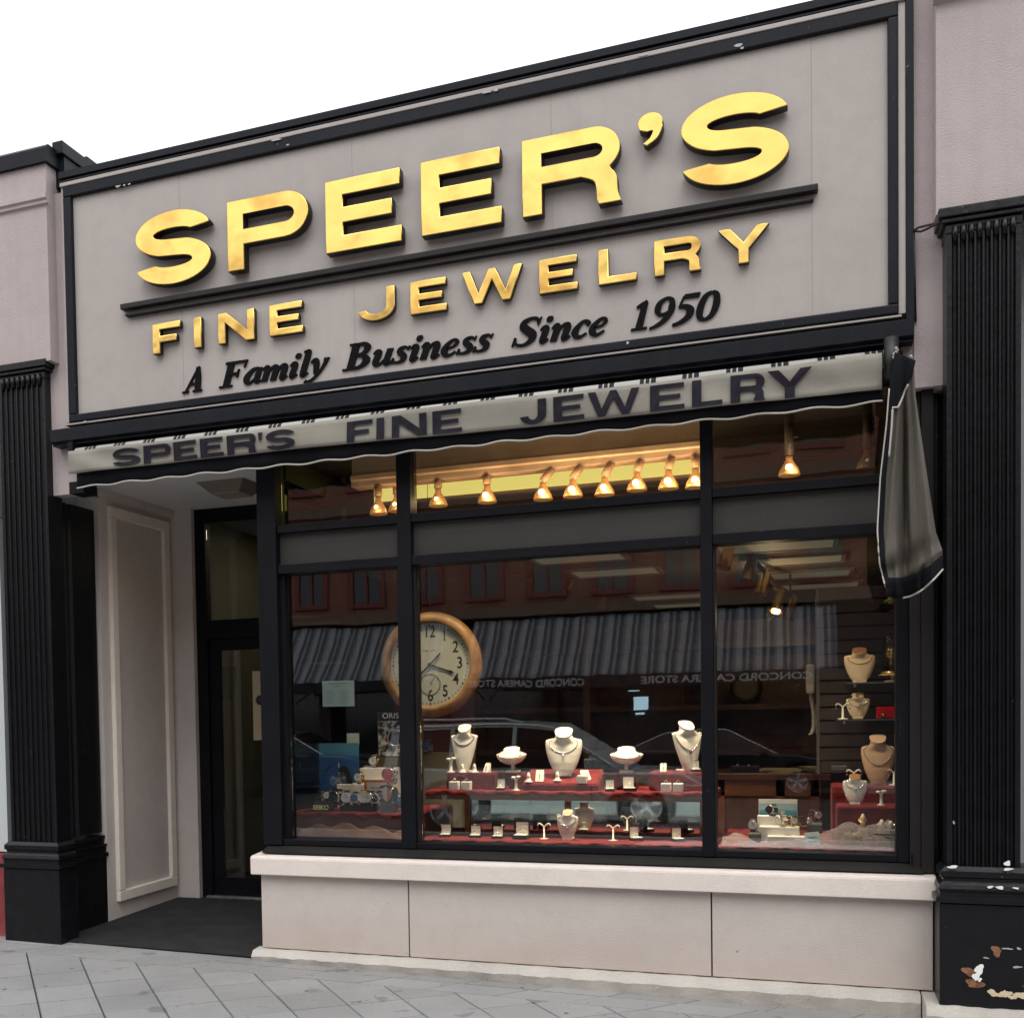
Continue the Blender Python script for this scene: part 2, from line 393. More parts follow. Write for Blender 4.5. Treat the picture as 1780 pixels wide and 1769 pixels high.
def ital(ch):
    """bold italic serif skeletons: strokes of (x, y, width) in cap heights, sheared later; returns strokes, advance"""
    T, K = .23, .10
    S = {
    'A': ([[(.0,.0,.09),(.44,1.,.10)],[(.40,1.,.16),(.50,.55,.25),(.58,.02,.25)],[(.17,.33,.09),(.52,.33,.09)],[(-.13,.035,.07),(.17,.035,.07)],[(.36,.035,.07),(.78,.035,.07)]], .86),
    'F': ([[(.24,.02,T),(.24,.98,T)],[(.0,.035,.07),(.46,.035,.07)],[(.04,.955,.09),(.80,.955,.09)],[(.765,.98,.07),(.74,.70,.05)],[(.24,.5,.09),(.56,.5,.09)],[(.56,.66,.06),(.56,.35,.06)]], .80),
    'B': ([[(.24,.02,T),(.24,.98,T)],[(.0,.035,.07),(.5,.035,.07)],[(.03,.965,.07),(.45,.965,.07)],[(.3,.945,.09),(.52,.93,.13),(.64,.76,.2),(.52,.58,.12),(.3,.535,.08)],[(.3,.53,.08),(.56,.49,.14),(.70,.28,.23),(.54,.08,.13),(.3,.05,.09)]], .88),
    'S': ([[(.66,.97,.05),(.63,.68,.05)],[(.62,.76,.07),(.55,.92,.10),(.38,.96,.10),(.2,.87,.17),(.18,.7,.22),(.34,.54,.25),(.52,.38,.25),(.54,.2,.2),(.40,.06,.12),(.22,.04,.09),(.07,.12,.08),(.04,.3,.05)],[(.02,.33,.05),(.0,.02,.05)]], .74),
    'a': ([[(.52,.62,.14),(.48,.3,.2),(.50,.06,.16),(.64,.1,.06)],[(.46,.60,.08),(.28,.56,.14),(.12,.3,.21),(.16,.08,.16),(.28,.05,.1),(.46,.26,.08)]], .62),
    'm': ([[(.0,.48,.05),(.09,.60,.1),(.16,.5,.19),(.14,.02,.2)],[(.16,.25,.07),(.3,.52,.10),(.42,.56,.16),(.46,.42,.2),(.44,.02,.2)],[(.46,.25,.07),(.6,.52,.10),(.72,.56,.16),(.76,.42,.2),(.73,.1,.18),(.78,.05,.13),(.90,.14,.06)]], .92),
    'n': ([[(.0,.48,.05),(.09,.60,.1),(.16,.5,.19),(.14,.02,.2)],[(.16,.25,.07),(.3,.52,.10),(.43,.56,.16),(.47,.42,.2),(.44,.1,.18),(.49,.05,.13),(.61,.14,.06)]], .64),
    'i': ([[(.0,.48,.05),(.09,.59,.1),(.17,.5,.19),(.14,.12,.19),(.19,.05,.13),(.31,.14,.06)],[(.10,.84,.0),(.13,.84,.17),(.20,.84,.2),(.27,.84,.17),(.30,.84,.0)]], .34),
    'l': ([[(.02,.96,.07),(.12,.97,.12),(.18,.88,.2),(.16,.14,.2),(.21,.05,.13),(.33,.14,.06)]], .35),
    'y': ([[(.0,.50,.06),(.10,.60,.12),(.18,.5,.19),(.26,.06,.16)],[(.50,.62,.18),(.48,.4,.12),(.36,.08,.1),(.18,-.16,.1),(.04,-.24,.13),(-.06,-.18,.12)]], .58),
    'u': ([[(.0,.48,.05),(.09,.59,.1),(.17,.5,.19),(.13,.16,.2),(.22,.05,.12),(.34,.14,.08),(.46,.34,.07)],[(.50,.62,.19),(.47,.14,.19),(.52,.05,.13),(.64,.14,.06)]], .66),
    's': ([[(.43,.62,.05),(.41,.46,.05)],[(.40,.52,.06),(.30,.59,.09),(.16,.54,.14),(.18,.40,.18),(.32,.26,.19),(.32,.11,.16),(.20,.05,.09),(.06,.07,.07),(.02,.2,.05)],[(.01,.23,.05),(-.01,.02,.05)]], .48),
    'e': ([[(.14,.30,.07),(.32,.34,.08),(.42,.46,.11),(.37,.57,.11),(.25,.58,.10),(.12,.4,.17),(.09,.22,.2),(.17,.07,.15),(.30,.05,.1),(.45,.16,.06)]], .52),
    'c': ([[(.40,.40,.03),(.42,.48,.15),(.36,.57,.11),(.24,.57,.10),(.12,.38,.18),(.09,.22,.2),(.17,.07,.15),(.30,.05,.1),(.44,.16,.06)]], .50),
    '1': ([[(.02,.78,.08),(.14,.85,.13),(.30,.98,.08)],[(.25,.93,.18),(.25,.02,.22)],[(.02,.035,.07),(.50,.035,.07)]], .60),
    '9': ([[(.50,.62,.2),(.46,.86,.15),(.30,.97,.09),(.12,.84,.17),(.09,.62,.19),(.17,.45,.12),(.30,.42,.1),(.44,.5,.07)],[(.52,.70,.16),(.50,.48,.2),(.36,.2,.17),(.12,.03,.1),(-.02,.0,.07)]], .64),
    '5': ([[(.16,.93,.14),(.62,.93,.16)],[(.16,.95,.06),(.10,.58,.07)],[(.10,.60,.1),(.30,.58,.15),(.46,.42,.22),(.42,.2,.2),(.22,.05,.13),(.02,.0,.08)]], .66),
    '0': ([[(.31,.965,.09),(.15,.84,.17),(.08,.5,.21),(.13,.16,.17),(.29,.035,.09)],[(.31,.965,.09),(.46,.84,.17),(.53,.5,.21),(.47,.16,.17),(.29,.035,.09)]], .66),
    }
    return S[ch]
def ital_mesh(ch, x, z, h, hx, yfront, depth, shear=.24):
    st, adv = ital(ch); bm = B()
    for k, s in enumerate(st):
        pts = cr_sample(s, 5) if len(s) > 2 else [s[0], s[1]]
        pts = [(a_, b_, c_*1.02) for a_, b_, c_ in pts]; L, Q = sides(pts); yf = yfront-.0008*k; yb = yfront+depth
        co = lambda p, y: (x+(p[0]+p[1]*shear)*hx, y, z+p[1]*h)
        LF = [bm.verts.new(co(p, yf)) for p in L]; RF = [bm.verts.new(co(p, yf)) for p in Q]
        LB = [bm.verts.new(co(p, yb)) for p in L]; RB = [bm.verts.new(co(p, yb)) for p in Q]
        n = len(L)
        for i in range(n-1):
            bm.faces.new((LF[i], LF[i+1], RF[i+1], RF[i])); bm.faces.new((LF[i], LB[i], LB[i+1], LF[i+1]))
            bm.faces.new((RF[i], RF[i+1], RB[i+1], RB[i]))
        for i in (0, n-1): bm.faces.new((LF[i], RF[i], RB[i], LB[i]))
    return bm, adv
# ================================================================== GROUND
def gz(x, y):
    x = max(-12, min(7, x))
    return -.02-.0175*(x+3.4)-.022*max(0, -.4-y)
KERB_Y = -8.6
bm = B()
for i in range(14):
    xa, xb = -26+i*3.2, -26+(i+1)*3.2
    q = [bm.verts.new((x, y, gz(x, y)-.014)) for x, y in ((xa, KERB_Y+.16), (xb, KERB_Y+.16), (xb, 0), (xa, 0))]
    bm.faces.new(q)
structure('pavement', bm, mat('joint_sand', (.085, .08, .075), .95, bump=.5, bscale=200))
PAVE = weathered('paver_stone', (.295, .292, .286), (.185, .183, .18), bump=.6, bscale=150)
Np, Lp, Bp = nodes(PAVE)
src = Bp.inputs['Base Color'].links[0].from_socket
ge = Np.new('ShaderNodeNewGeometry'); mr = Np.new('ShaderNodeMapRange'); mr.inputs[3].default_value = .90; mr.inputs[4].default_value = 1.06
Lp.new(ge.outputs['Random Per Island'], mr.inputs[0])
mu = Np.new('ShaderNodeMixRGB'); mu.blend_type = 'MULTIPLY'; mu.inputs[0].default_value = 1
Lp.new(src, mu.inputs[1]); Lp.new(mr.outputs[0], mu.inputs[2])
tc = Np.new('ShaderNodeTexCoord'); n = Np.new('ShaderNodeTexNoise'); n.inputs['Scale'].default_value = 4.2; n.inputs['Detail'].default_value = 3
Lp.new(tc.outputs['Object'], n.inputs['Vector'])
cr = Np.new('ShaderNodeMapRange'); cr.inputs[1].default_value = .655; cr.inputs[2].default_value = .70; cr.inputs[3].default_value = 0; cr.inputs[4].default_value = .55
Lp.new(n.outputs['Fac'], cr.inputs[0])
m2 = Np.new('ShaderNodeMixRGB'); m2.inputs[2].default_value = (.10, .10, .105, 1)
Lp.new(cr.outputs[0], m2.inputs[0]); Lp.new(mu.outputs[0], m2.inputs[1]); Lp.new(m2.outputs[0], Bp.inputs['Base Color'])
Bp.inputs['Roughness'].default_value = .62
# diagonal slabs and the straight edging course along the shop fronts
bm = B()
ca, sa = math.cos(R(-50)), math.sin(R(-50)); P = .335
def slab(bm, pts, th=.016):
    vb = [bm.verts.new((x, y, gz(x, y)-th)) for x, y in pts]; vt = []
    cx_ = sum(p[0] for p in pts)/len(pts); cy_ = sum(p[1] for p in pts)/len(pts); j = random.uniform(-.0012, .0012)
    for x, y in pts:
        d = .004/max(.05, math.hypot(x-cx_, y-cy_)); vt.append(bm.verts.new((x+(cx_-x)*d, y+(cy_-y)*d, gz(x, y)+j)))
    n = len(pts)
    for i in range(n): bm.faces.new((vb[i], vb[(i+1)%n], vt[(i+1)%n], vt[i]))
    bm.faces.new(vt)
def clip(poly, f):                     # keep the side where f(p) <= 0
    out = []
    for a, b in zip(poly, poly[1:]+poly[:1]):
        fa, fb = f(a), f(b)
        if fa <= 0: out.append(a)
        if fa*fb < 0: t = fa/(fa-fb); out.append((a[0]+(b[0]-a[0])*t, a[1]+(b[1]-a[1])*t))
    return out
YB = -.405
for i in range(-40, 60):
    for j in range(-60, 60):
        if not (-8 < (i*ca-j*sa)*P-2 < 5): continue
        u0, u1, v0, v1 = i*P+.0015, (i+1)*P-.0015, j*P+.0035, (j+1)*P-.0035
        pts = [(-2.379+u*ca-v*sa, -.39+u*sa+v*ca) for u, v in ((u0, v0), (u1, v0), (u1, v1), (u0, v1))]
        pts = clip(pts, lambda p: p[1]-(YB-.003)); 
        if len(pts) < 3: continue
        pts = clip(pts, lambda p: KERB_Y+.17-p[1])
        if len(pts) < 3 or max(p[0] for p in pts) < -9 or min(p[0] for p in pts) > 4.6: continue
        A = abs(sum(a[0]*b[1]-b[0]*a[1] for a, b in zip(pts, pts[1:]+pts[:1])))/2
        if A > .004: slab(bm, pts)
x = -9.0
while x < 5:
    w = .43; t = .16
    slab(bm, [(x+.003, YB), (x+w-.003, YB), (x+w+t-.003, YB+.215), (x+t+.003, YB+.215)])
    slab(bm, [(x+.2+.003, YB+.22), (x+w+.2-.003, YB+.22), (x+w+.2+.1-.003, -.02), (x+.2+.1+.003, -.02)])
    x += w
speckle(PAVE, .70, (.13, .13, .13), 38); speckle(PAVE, .74, (.09, .09, .09), 11)
structure('pavement_slabs', bm, PAVE)
bm = bx(-26, 20, KERB_Y-.0, KERB_Y+.155, -.45, -.135); structure('kerb', bm, CONC)
ASPH = mat('asphalt', (.055, .055, .057), .85, bump=.7, bscale=90, var=.3, vscale=2)
bm = B(); bm.faces.new([bm.verts.new(p) for p in ((-300,-300,-.24), (300,-300,-.24), (300,KERB_Y,-.24), (-300,KERB_Y,-.24))]); structure('street', bm, ASPH)
bm = B(); bm.faces.new([bm.verts.new(p) for p in ((-300,-21,-.16), (300,-21,-.16), (300,-18.4,-.16), (-300,-18.4,-.16))])
box(bm, -40, 30, -18.55, -18.4, -.35, -.155); structure('far_pavement', bm, CONC)
bm = B(); bm.faces.new([bm.verts.new(p) for p in ((-300,.6,-.25), (300,.6,-.25), (300,300,-.25), (-300,300,-.25))]); structure('ground', bm, ASPH)

# concrete kerb strip under the shop front (steps down to the right)
def strip(x0, x1, dz, yf, name):
    bm = B()
    def fn(u, v):
        x = x0+(x1-x0)*u
        pr = [(yf+.022, gz(x, -.2)-.03), (yf-.004, .010+dz-.012*(x+3.4)/4), (yf+.02, .046+dz), (.05, .052+dz)]
        k = min(int(v*3+.001), 2); f = v*3-k; a, b = pr[k], pr[k+1]
        n = .004*math.sin(x*23+v*5)+.003*math.sin(x*61+v)
        return Vector((x, a[0]+(b[0]-a[0])*f+n*(v < .9), a[1]+(b[1]-a[1])*f+n*.5*(.1 < v < .9)))
    grid(bm, fn, 80, 6, smooth=False)
    for xx in (x0, x1):
        bm.faces.new([bm.verts.new((xx, y, z)) for y, z in ((yf, -.16), (yf, .01+dz), (yf+.02, .045+dz), (.05, .05+dz), (.05, -.16))])
    structure(name, bm, CONC)
strip(-3.42, .585, 0, -.075, 'kerb_strip')
strip(.592, 1.9, -.005, -.30, 'kerb_strip')

# ================================================================== THE SHOP
S = Thing('jewelry_shop', 'grey-pink stucco jewelry shop with dark-framed display windows and a recessed entrance', 'shop', (-2.1, 0, 0))
XL, XR = -5.01, .66
bm = B()                                # stucco wall over the opening, behind the sign
box(bm, -4.985, .735, 0, .10, 3.62, 5.30); box(bm, -4.985, -4.74, 0, .10, 3.2, 3.62); 
S.part('wall', bm, STUCCO)
bm = B()                                # black lintel behind the awning
box(bm, -4.738, .498, .012, .10, 3.36, 3.618); S.part('lintel', bm, FRAMEM)
bm = B()                                # roof parapet and metal coping (stepped profile)
prism_x(bm, [(-.03, 5.336), (-.062, 5.338), (-.062, 5.348), (-.05, 5.352), (-.05, 5.358), (-.07, 5.362), (-.07, 5.405), (.5, 5.42), (.5, 5.305), (-.03, 5.305)], -4.79, .56)
S.part('coping', bm, NAVY)
INW = mat('shop_wall_olive', (.12, .105, .075), .8, var=.15, vscale=2)
S.part('dropped_ceiling', bx(-3.25, .699, 1.36, 11.99, 2.72, 2.76), mat('dropped_ceiling', (.13, .105, .08), .9, var=.1)); S.part('ceiling_fascia', bx(-3.29, -3.251, 1.36, 11.99, 2.72, 3.419), INW)
bm = bx(-5.3, .80, .1, 12.1, 5.2, 5.28); S.part('roof', bm, MATM)
bm = B()                                # projecting ledge between sign and awning
prism_x(bm, [(.0, 3.665), (-.10, 3.635), (-.12, 3.625), (-.12, 3.545), (-.09, 3.53), (-.09, 3.52), (.0, 3.52)], -4.88, .555)
S.part('ledge', bm, NAVY)
S.part('ledge_drip', bx(-4.80, .50, -.055, -.0, 3.667, 3.677), SIGNP)
# bulkhead: three stucco panels, groove between them, stone sill with sloped metal flashing
GX = [-3.38, X_(710.5, 1590, 0), X_(1237, 1620, 0), .655]
for a, b in zip(GX, GX[1:]):
    S.part('bulkhead_panel', bx(a+.004, b-.004, 0, .1, .055, .556, bev=.004), BULK)
S.part('bulkhead_core', bx(-3.37, .645, .02, .16, -.05, .555), RUST if False else FRAME2)
S.part('bulkhead_return', bx(-3.38, -3.28, .102, 1.74, -.05, .555), BULK)
bm = B(); prism_x(bm, [(-.058, .553), (-.058, .662), (-.045, .677), (.16, .690), (.16, .553)], -3.425, .665)
bmesh.ops.bevel(bm, geom=[e for e in bm.edges], offset=.004, segments=2, affect='EDGES'); S.part('sill', bm, SILLM)
bm = B(); prism_x(bm, [(.005, .6905), (.005, .694), (.115, .735), (.16, .735), (.16, .6905)], -3.37, .61); S.part('sill_flashing', bm, FRAME2)

# window frame: every post and rail its own part
FY0, FY1, GY = .095, .235, .19
def post(x0, x1, z0, z1, m=FRAMEM, y0=FY0, y1=FY1, name='window_post'): return S.part(name, bx(x0, x1, y0, y1, z0, z1, bev=.003), m)
post(-3.392, -3.255, .736, 3.40, y0=.085, y1=.245)
M1, M2 = (-2.405, -2.312), (-.545, -.480)
post(*M1, .736, 3.40); post(*M2, .736, 3.40)
post(.487, .545, .736, 3.40); post(.5455, .60, .70, 3.34, FRAME2, .06, .25); post(.6005, .66, .69, 3.29, FRAME2, .03, .25)
post(.549, .558, .73, .79, FRAMEM, .057, .0595)
BAYS = [(-3.254, M1[0]-.001), (M1[1]+.001, M2[0]-.001), (M2[1]+.001, .486)]
for a, b in BAYS:
    for z0, z1, y0 in ((.736, .775, .10), (2.552, 2.612, .102), (2.822, 2.876, .102), (3.375, 3.40, .102)):
        S.part('window_rail', bx(a, b, y0, .23, z0, z1, bev=.003), FRAMEM)
    S.part('spandrel_panel', bx(a, b, .15, .21, 2.613, 2.821), SPAND)
    iw = .034 if a < -3 else .012
    # inner bead round the display pane
    for q in ((a, a+iw, .776, 2.551), (b-iw*.5, b, .776, 2.551)): S.part('window_bead', bx(q[0], q[1], .135, .225, q[2], q[3]), FRAME2 if a > -3 else FRAMEM)
    S.part('window_pane', bx(a+iw+.001, b-iw*.5-.001, GY, GY+.006, .776, 2.551), GLASS)
    S.part('window_pane', bx(a+.001, b-.001, GY, GY+.006, 2.877, 3.374), GLASS)
# glass return of the display window beside the entrance
post(-3.39, -3.33, .736, 3.36, y0=1.66, y1=1.745)
S.part('window_pane', bx(-3.368, -3.362, .246, 1.659, .736, 3.35), THING)
S.part('window_head', bx(-3.392, -3.25, .246, 1.745, 3.20, 3.361), FRAMEM)
S.part('sill_return', bx(-3.40, -3.27, .246, 1.74, .556, .73), FRAMEM)

# recessed entrance: side wall with moulded panel, soffit, back pilaster, door
S.part('recess_wall', bx(-5.2, XL, .645, 1.72, -.05, 3.36), RECESS)
pz0, pz1, py0, py1 = .165, 3.255, .765, 1.66
bm = B(); t = .085
prism = [(XL, 0), (XL+.028, 0)]
for a in ((py0, py1, pz0, pz0+t), (py0, py1, pz1-t, pz1), (py0, py0+t, pz0+t, pz1-t), (py1-t, py1, pz0+t, pz1-t)):
    box(bm, XL-.01, XL+.032, *a, bev=.008)
S.part('panel_moulding', bm, MOULD)
DX = X_(346, 1400, 1.74)
S.part('back_pilaster', bx(-5.2, DX, 1.715, 1.9, -.05, 3.36), RECESS)
S.part('recess_cove', bx(XL-.02, XL+.05, .645, 1.71, 3.30, 3.36), RECESS)
S.part('recess_soffit', bx(-5.0, -3.39, .11, 1.95, 3.362, 3.42), CEILW)
floor_z = .055
D = S.part('door', bx(DX+.10, -3.40, 1.80, 1.84, floor_z+.02, floor_z+.17), FRAMEM)
S.part('door_stile', bx(DX+.10, DX+.20, 1.80, 1.84, floor_z+.171, 2.16), FRAMEM, D)
S.part('door_top_rail', bx(DX+.10, -3.40, 1.80, 1.84, 2.161, 2.26), FRAMEM, D)
S.part('door_glass', bx(DX+.201, -3.40, 1.815, 1.822, floor_z+.171, 2.16), DOORG, D)
S.part('door_plate', bx(-3.62, -3.585, 1.793, 1.7995, floor_z+.08, floor_z+.105), SILVER, D)
S.part('door_frame', bx(DX, DX+.098, 1.77, 1.86, floor_z, 3.36), FRAMEM)
S.part('door_frame', bx(DX+.098, -3.40, 1.775, 1.86, 2.262, 2.42), FRAMEM)
S.part('door_frame', bx(DX+.098, -3.40, 1.775, 1.86, 3.24, 3.36), FRAMEM)
S.part('transom_pane', bx(DX+.099, -3.40, 1.80, 1.806, 2.421, 3.239), DOORG)
S.part('threshold', bx(DX+.05, -3.40, 1.74, 1.87, floor_z-.02, floor_z+.018, bev=.004), mat('scuffed_aluminium', (.42,.42,.42), .4, .9, var=.3, vscale=20))
bm = B()
grid(bm, lambda u, v: Vector((XL+(-3.385-XL)*u, -.03+1.80*v, (gz(XL+(-3.385-XL)*u, 0)+.012)*(1-v)+floor_z*v)), 30, 30, smooth=False)
single('entrance_mat', bm, MATM, 'black ribbed carpet mat covering the sloping entrance floor before the door', 'mat', (-4.2, .8, 0))
bm = B(); c = Vector((X_(403, 856, .95), .95, 3.361))
t = Thing('ceiling_light', 'square flush bronze lamp on the white ceiling over the shop entrance', 'ceiling lamp', c)
bm = B(); prism_y_ = None
A = [bm.verts.new(c+Vector((sx*.20, sy*.20, 0))) for sx, sy in ((-1,-1),(1,-1),(1,1),(-1,1))]
Cq = [bm.verts.new(c+Vector((sx*.12, sy*.12, -.075))) for sx, sy in ((-1,-1),(1,-1),(1,1),(-1,1))]
for i in range(4): bm.faces.new((A[i], A[(i+1)%4], Cq[(i+1)%4], Cq[i]))
bm.faces.new(A[::-1]); t.part('housing', bm, mat('bronze_lamp', (.16, .14, .11), .5))
t.part('lens', bx(c.x-.119, c.x+.119, c.y-.119, c.y+.119, c.z-.083, c.z-.0755), mat('frosted_lens', (.30, .27, .22), .4))

# interior shell
S.part('interior_wall', bx(-5.2, .75, 12.0, 12.1, 0, 3.5), INW)
S.part('interior_wall', bx(-5.3, -5.2, 1.9, 12.0, 0, 3.5), INW)
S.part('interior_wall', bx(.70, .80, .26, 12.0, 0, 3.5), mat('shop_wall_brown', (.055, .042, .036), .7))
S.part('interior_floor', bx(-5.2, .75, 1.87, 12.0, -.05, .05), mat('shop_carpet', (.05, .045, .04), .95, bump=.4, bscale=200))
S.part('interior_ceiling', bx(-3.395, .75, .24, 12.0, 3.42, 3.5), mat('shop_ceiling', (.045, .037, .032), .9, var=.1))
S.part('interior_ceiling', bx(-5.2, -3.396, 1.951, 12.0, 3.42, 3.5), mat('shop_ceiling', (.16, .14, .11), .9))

# ================================================================== SIGN
G = Thing('shop_sign', 'wide grey sign board with raised gold letters reading SPEER\'S FINE JEWELRY', 'sign', (-2.13, 0, 3.68))
G.part('sign_panel', bx(-4.705, .443, -.030, -.001, 3.73, 5.235), SIGNP)
for k, (x0, x1, z0, z1) in enumerate(((-4.765, .485, 5.2305, 5.305), (-4.765, .485, 3.682, 3.7355), (-4.765, -4.70, 3.736, 5.230), (.436, .485, 3.736, 5.230))):
    G.part('frame_moulding', bx(x0, x1, -.062, -.001, z0, z1, bev=.008), NAVY)
for x0, x1, z0, z1 in ((-4.785, .5225, 5.3055, 5.332), (.4855, .522, 3.682, 5.305), (-4.785, -4.766, 3.682, 5.305)):
    G.part('outer_bead', bx(x0, x1, -.066 if z0 > 5 else -.05, -.001, z0, z1, bev=.004), SIGNP)
G.part('corner_channel', bx(.523, .56, -.06, -.001, 3.64, 5.335), NAVY)
for z0, z1, x0, x1, f in ((4.39, 4.428, -4.31, .093, -.085), (4.344, 4.364, -4.28, .07, -.07)):
    G.part('rule_bar', bx(x0, x1, f, -.030, z0, z1, bev=.006), RAIL)
for sx_ in (-3.86, -2.62, -1.36, .06):
    G.part('panel_seam', bx(sx_, sx_+.0035, -.0308, -.0301, 3.74, 5.22), mat('seam_grey', (.30, .272, .252), .8))  # seams drawn as thin strips slightly darker than the panel
def chip(px, py, rx, ry, y, seed):
    rnd = random.Random(seed); c = at(px, py, y); s = mpp(c); bm = B(); f = []; b = []
    for i in range(12):
        t = 2*math.pi*i/12; k = rnd.uniform(.6, 1.2); f.append(bm.verts.new((c.x+math.cos(t)*rx*k*s, y-.0012, c.z+math.sin(t)*ry*k*s))); b.append(bm.verts.new((f[-1].co.x, y+.001, f[-1].co.z)))
    bm.faces.new(f); [bm.faces.new((f[i], f[(i+1)%12], b[(i+1)%12], b[i])) for i in range(12)]; return bm
for i, (px, py, rx, ry) in enumerate(((1283, 79, 7, 3), (1290, 84, 3, 2), (205, 324, 5, 2), (216, 322, 3, 1.5), (225, 320, 3, 1.5), (148, 733, 3, 1.5), (500, 252, 3, 1.4), (1091, 596, 3, 3))):
    G.part('paint_chip', chip(px, py, rx, ry, -.0625, i), mat('chip_grey', (.42, .42, .43), .8))
for i, (px, py, rx, ry) in enumerate(((846, 160, 9, 2), (862, 157, 6, 2), (480, 243, 12, 1.6), (1118, 96, 8, 1.6))):
    S.part('paint_chip', chip(px, py, rx, ry, -.0705, 30+i), mat('chip_grey', (.42, .42, .43), .8))
def gold_letter(ch, x0, x1, z0, z1, sx, sy, yf, depth):
    o = glyph(ch, x1-x0, z1-z0, sx, sy)
    bm = solid_text_mesh(o, x0, z0, yf, depth, bev=.004)
    for f in bm.faces:
        if f.normal.y < -.35: f.material_index = 1
    G.part('letter', bm, [BLACKSIDE, GOLD], fix=False)
for ch, x0, x1, z0, z1 in (('S',-4.157,-3.588,4.488,4.968), ('P',-3.463,-2.888,4.5,4.946), ('E',-2.771,-2.268,4.503,4.946), ('E',-2.141,-1.642,4.506,4.948), ('R',-1.517,-.945,4.51,4.953), ("'",-.858,-.695,4.785,4.968), ('S',-.615,-.052,4.488,4.975)):
    gold_letter(ch, x0, x1, z0, z1, .118 if ch != 'S' else .140, .097 if ch != 'S' else .114, -.115, .075)
for ch, pa, pb in (('F',265,313.5), ('I',336.5,352), ('N',379,442), ('E',468,526), ('J',620,686), ('E',713,776), ('W',803,908), ('E',937,1004), ('L',1040,1106.5), ('R',1137,1219), ('Y',1248,1337.5)):
    py = 590-(pa-265)*.165
    gold_letter(ch, X_(pa, py, -.08), X_(pb, py, -.08), 4.058+(pa > 800)*.006, 4.256+(pa > 800)*.006, .057, .041, -.08, .045)
def tagline(word, pa, pb):
    tot = sum(ital(c)[1] for c in word); xa, xb = X_(pa, 650-(pa-315)*.14, -.06), X_(pb, 650-(pb-315)*.14, -.06)
    hx = (xb-xa)/(tot+.18); x = xa
    for c in word:
        bm, adv = ital_mesh(c, x, 3.783+.008*(x+3.9)/3.4, .162, hx, -.042, .011); G.part('letter', bm, TAGM); x += adv*hx
tagline('A', 318, 357); tagline('Family', 377, 572); tagline('Business', 592, 860); tagline('Since', 888, 1062); tagline('1950', 1094, 1256)

# ================================================================== AWNING
def vy(x, z): return -.224-.010*math.exp(-((x+4.6)/.3)**2)*math.sin(z*5+x*14)-.004*math.sin(x*27+z*6)*math.exp(-((x+.1)/.6)**2)+.006*math.sin(x*3.1+z*4)+.004*math.sin(x*9.7+2)+.006*math.exp(-((x-.1)/.3)**2)*math.sin(z*7)
def vtop(x): return 3.437+.006*math.sin(x*2.2)
def vbot(x): return 3.293+.005*math.sin(x*1.9+1)-.0085*(x+4.665)
A_ = Thing('awning', 'furled grey canvas awning with SPEER\'S FINE JEWELRY printed on its valance', 'awning', (-2.13, -.2, 3.43))
bm = B(); grid(bm, lambda u, v: Vector((-4.665+5.06*u, vy(-4.665+5.06*u, v), vbot(-4.665+5.06*u)*(1-v)+vtop(-4.665+5.06*u)*v)), 160, 6, thick=.004)
A_.part('valance', bm, CLOTH)
def scz(x): return 3.197+.006*math.sin(x*2*math.pi/.285)
bm = B(); grid(bm, lambda u, v: Vector((-4.62+5.02*u, -.188+.006*math.sin(u*60), scz(-4.62+5.02*u)*(1-v)+3.31*v)), 240, 2, thick=.004)
A_.part('scalloped_edge', bm, TRIMC)
bm = B(); tube(bm, [(-4.62+5.02*i/240, -.192+.006*math.sin(i/4), scz(-4.62+5.02*i/240)) for i in range(241)], .0058, 6); A_.part('piping', bm, PIPING)
# rolled striped canvas behind the valance
STR = mat('striped_canvas', (.7, .68, .62), .85); N, L, Bs = nodes(STR)
T = N.new('ShaderNodeTexCoord'); sx_ = N.new('ShaderNodeSeparateXYZ'); L.new(T.outputs['Object'], sx_.inputs[0])
mo = N.new('ShaderNodeMath'); mo.operation = 'MULTIPLY_ADD'; mo.inputs[1].default_value = 1/.233; mo.inputs[2].default_value = 100; L.new(sx_.outputs['X'], mo.inputs[0])
fr = N.new('ShaderNodeMath'); fr.operation = 'FRACT'; L.new(mo.outputs[0], fr.inputs[0])
rp = N.new('ShaderNodeValToRGB'); rp.color_ramp.interpolation = 'CONSTANT'; e = rp.color_ramp.elements
blk, wht = (.008, .009, .011, 1), (.42, .41, .385, 1)
e[0].position = 0; e[0].color = wht; e[1].position = .5; e[1].color = blk
for p, c_ in ((.60, wht), (.635, blk), (.73, wht), (.765, blk), (.88, wht)):
    q = e.new(p); q.color = c_
L.new(fr.outputs[0], rp.inputs[0]); L.new(rp.outputs[0], Bs.inputs['Base Color'])
bm = B(); cyl(bm, (-4.66, -.115, 3.437), (.42, -.115, 3.437), .046, n=24); A_.part('roller', bm, STR)
bm = B(); cyl(bm, (-4.70, -.12, 3.45), (.50, -.12, 3.45), .02, n=10)
for x in (-4.69, .46): box(bm, x-.02, x+.02, -.16, .01, 3.40, 3.52)
box(bm, -4.72, -4.60, -.14, .02, 3.17, 3.25); A_.part('bracket', bm, FRAMEM)
bm = B(); cyl(bm, (.44, -.20, 3.52), (.44, -.20, 3.30), .035, n=12); A_.part('crank_head', bm, BLACKM)
def valance_letter(ch, pa, pb, py, z0, z1):
    x0, x1 = X_(pa, py, -.23), X_(pb, py, -.23)
    o = glyph(ch, x1-x0, z1-z0, .050, .0255) if ch != '|' else glyph('|', x1-x0, z1-z0, 0, 0)
    cu_bm = solid_text_mesh(o, x0, z0, 0, .002)
    for v in cu_bm.verts: v.co.y += vy(v.co.x, (v.co.z-vbot(v.co.x))/(vtop(v.co.x)-vbot(v.co.x)))-.0125
    A_.part('letter', cu_bm, INK)
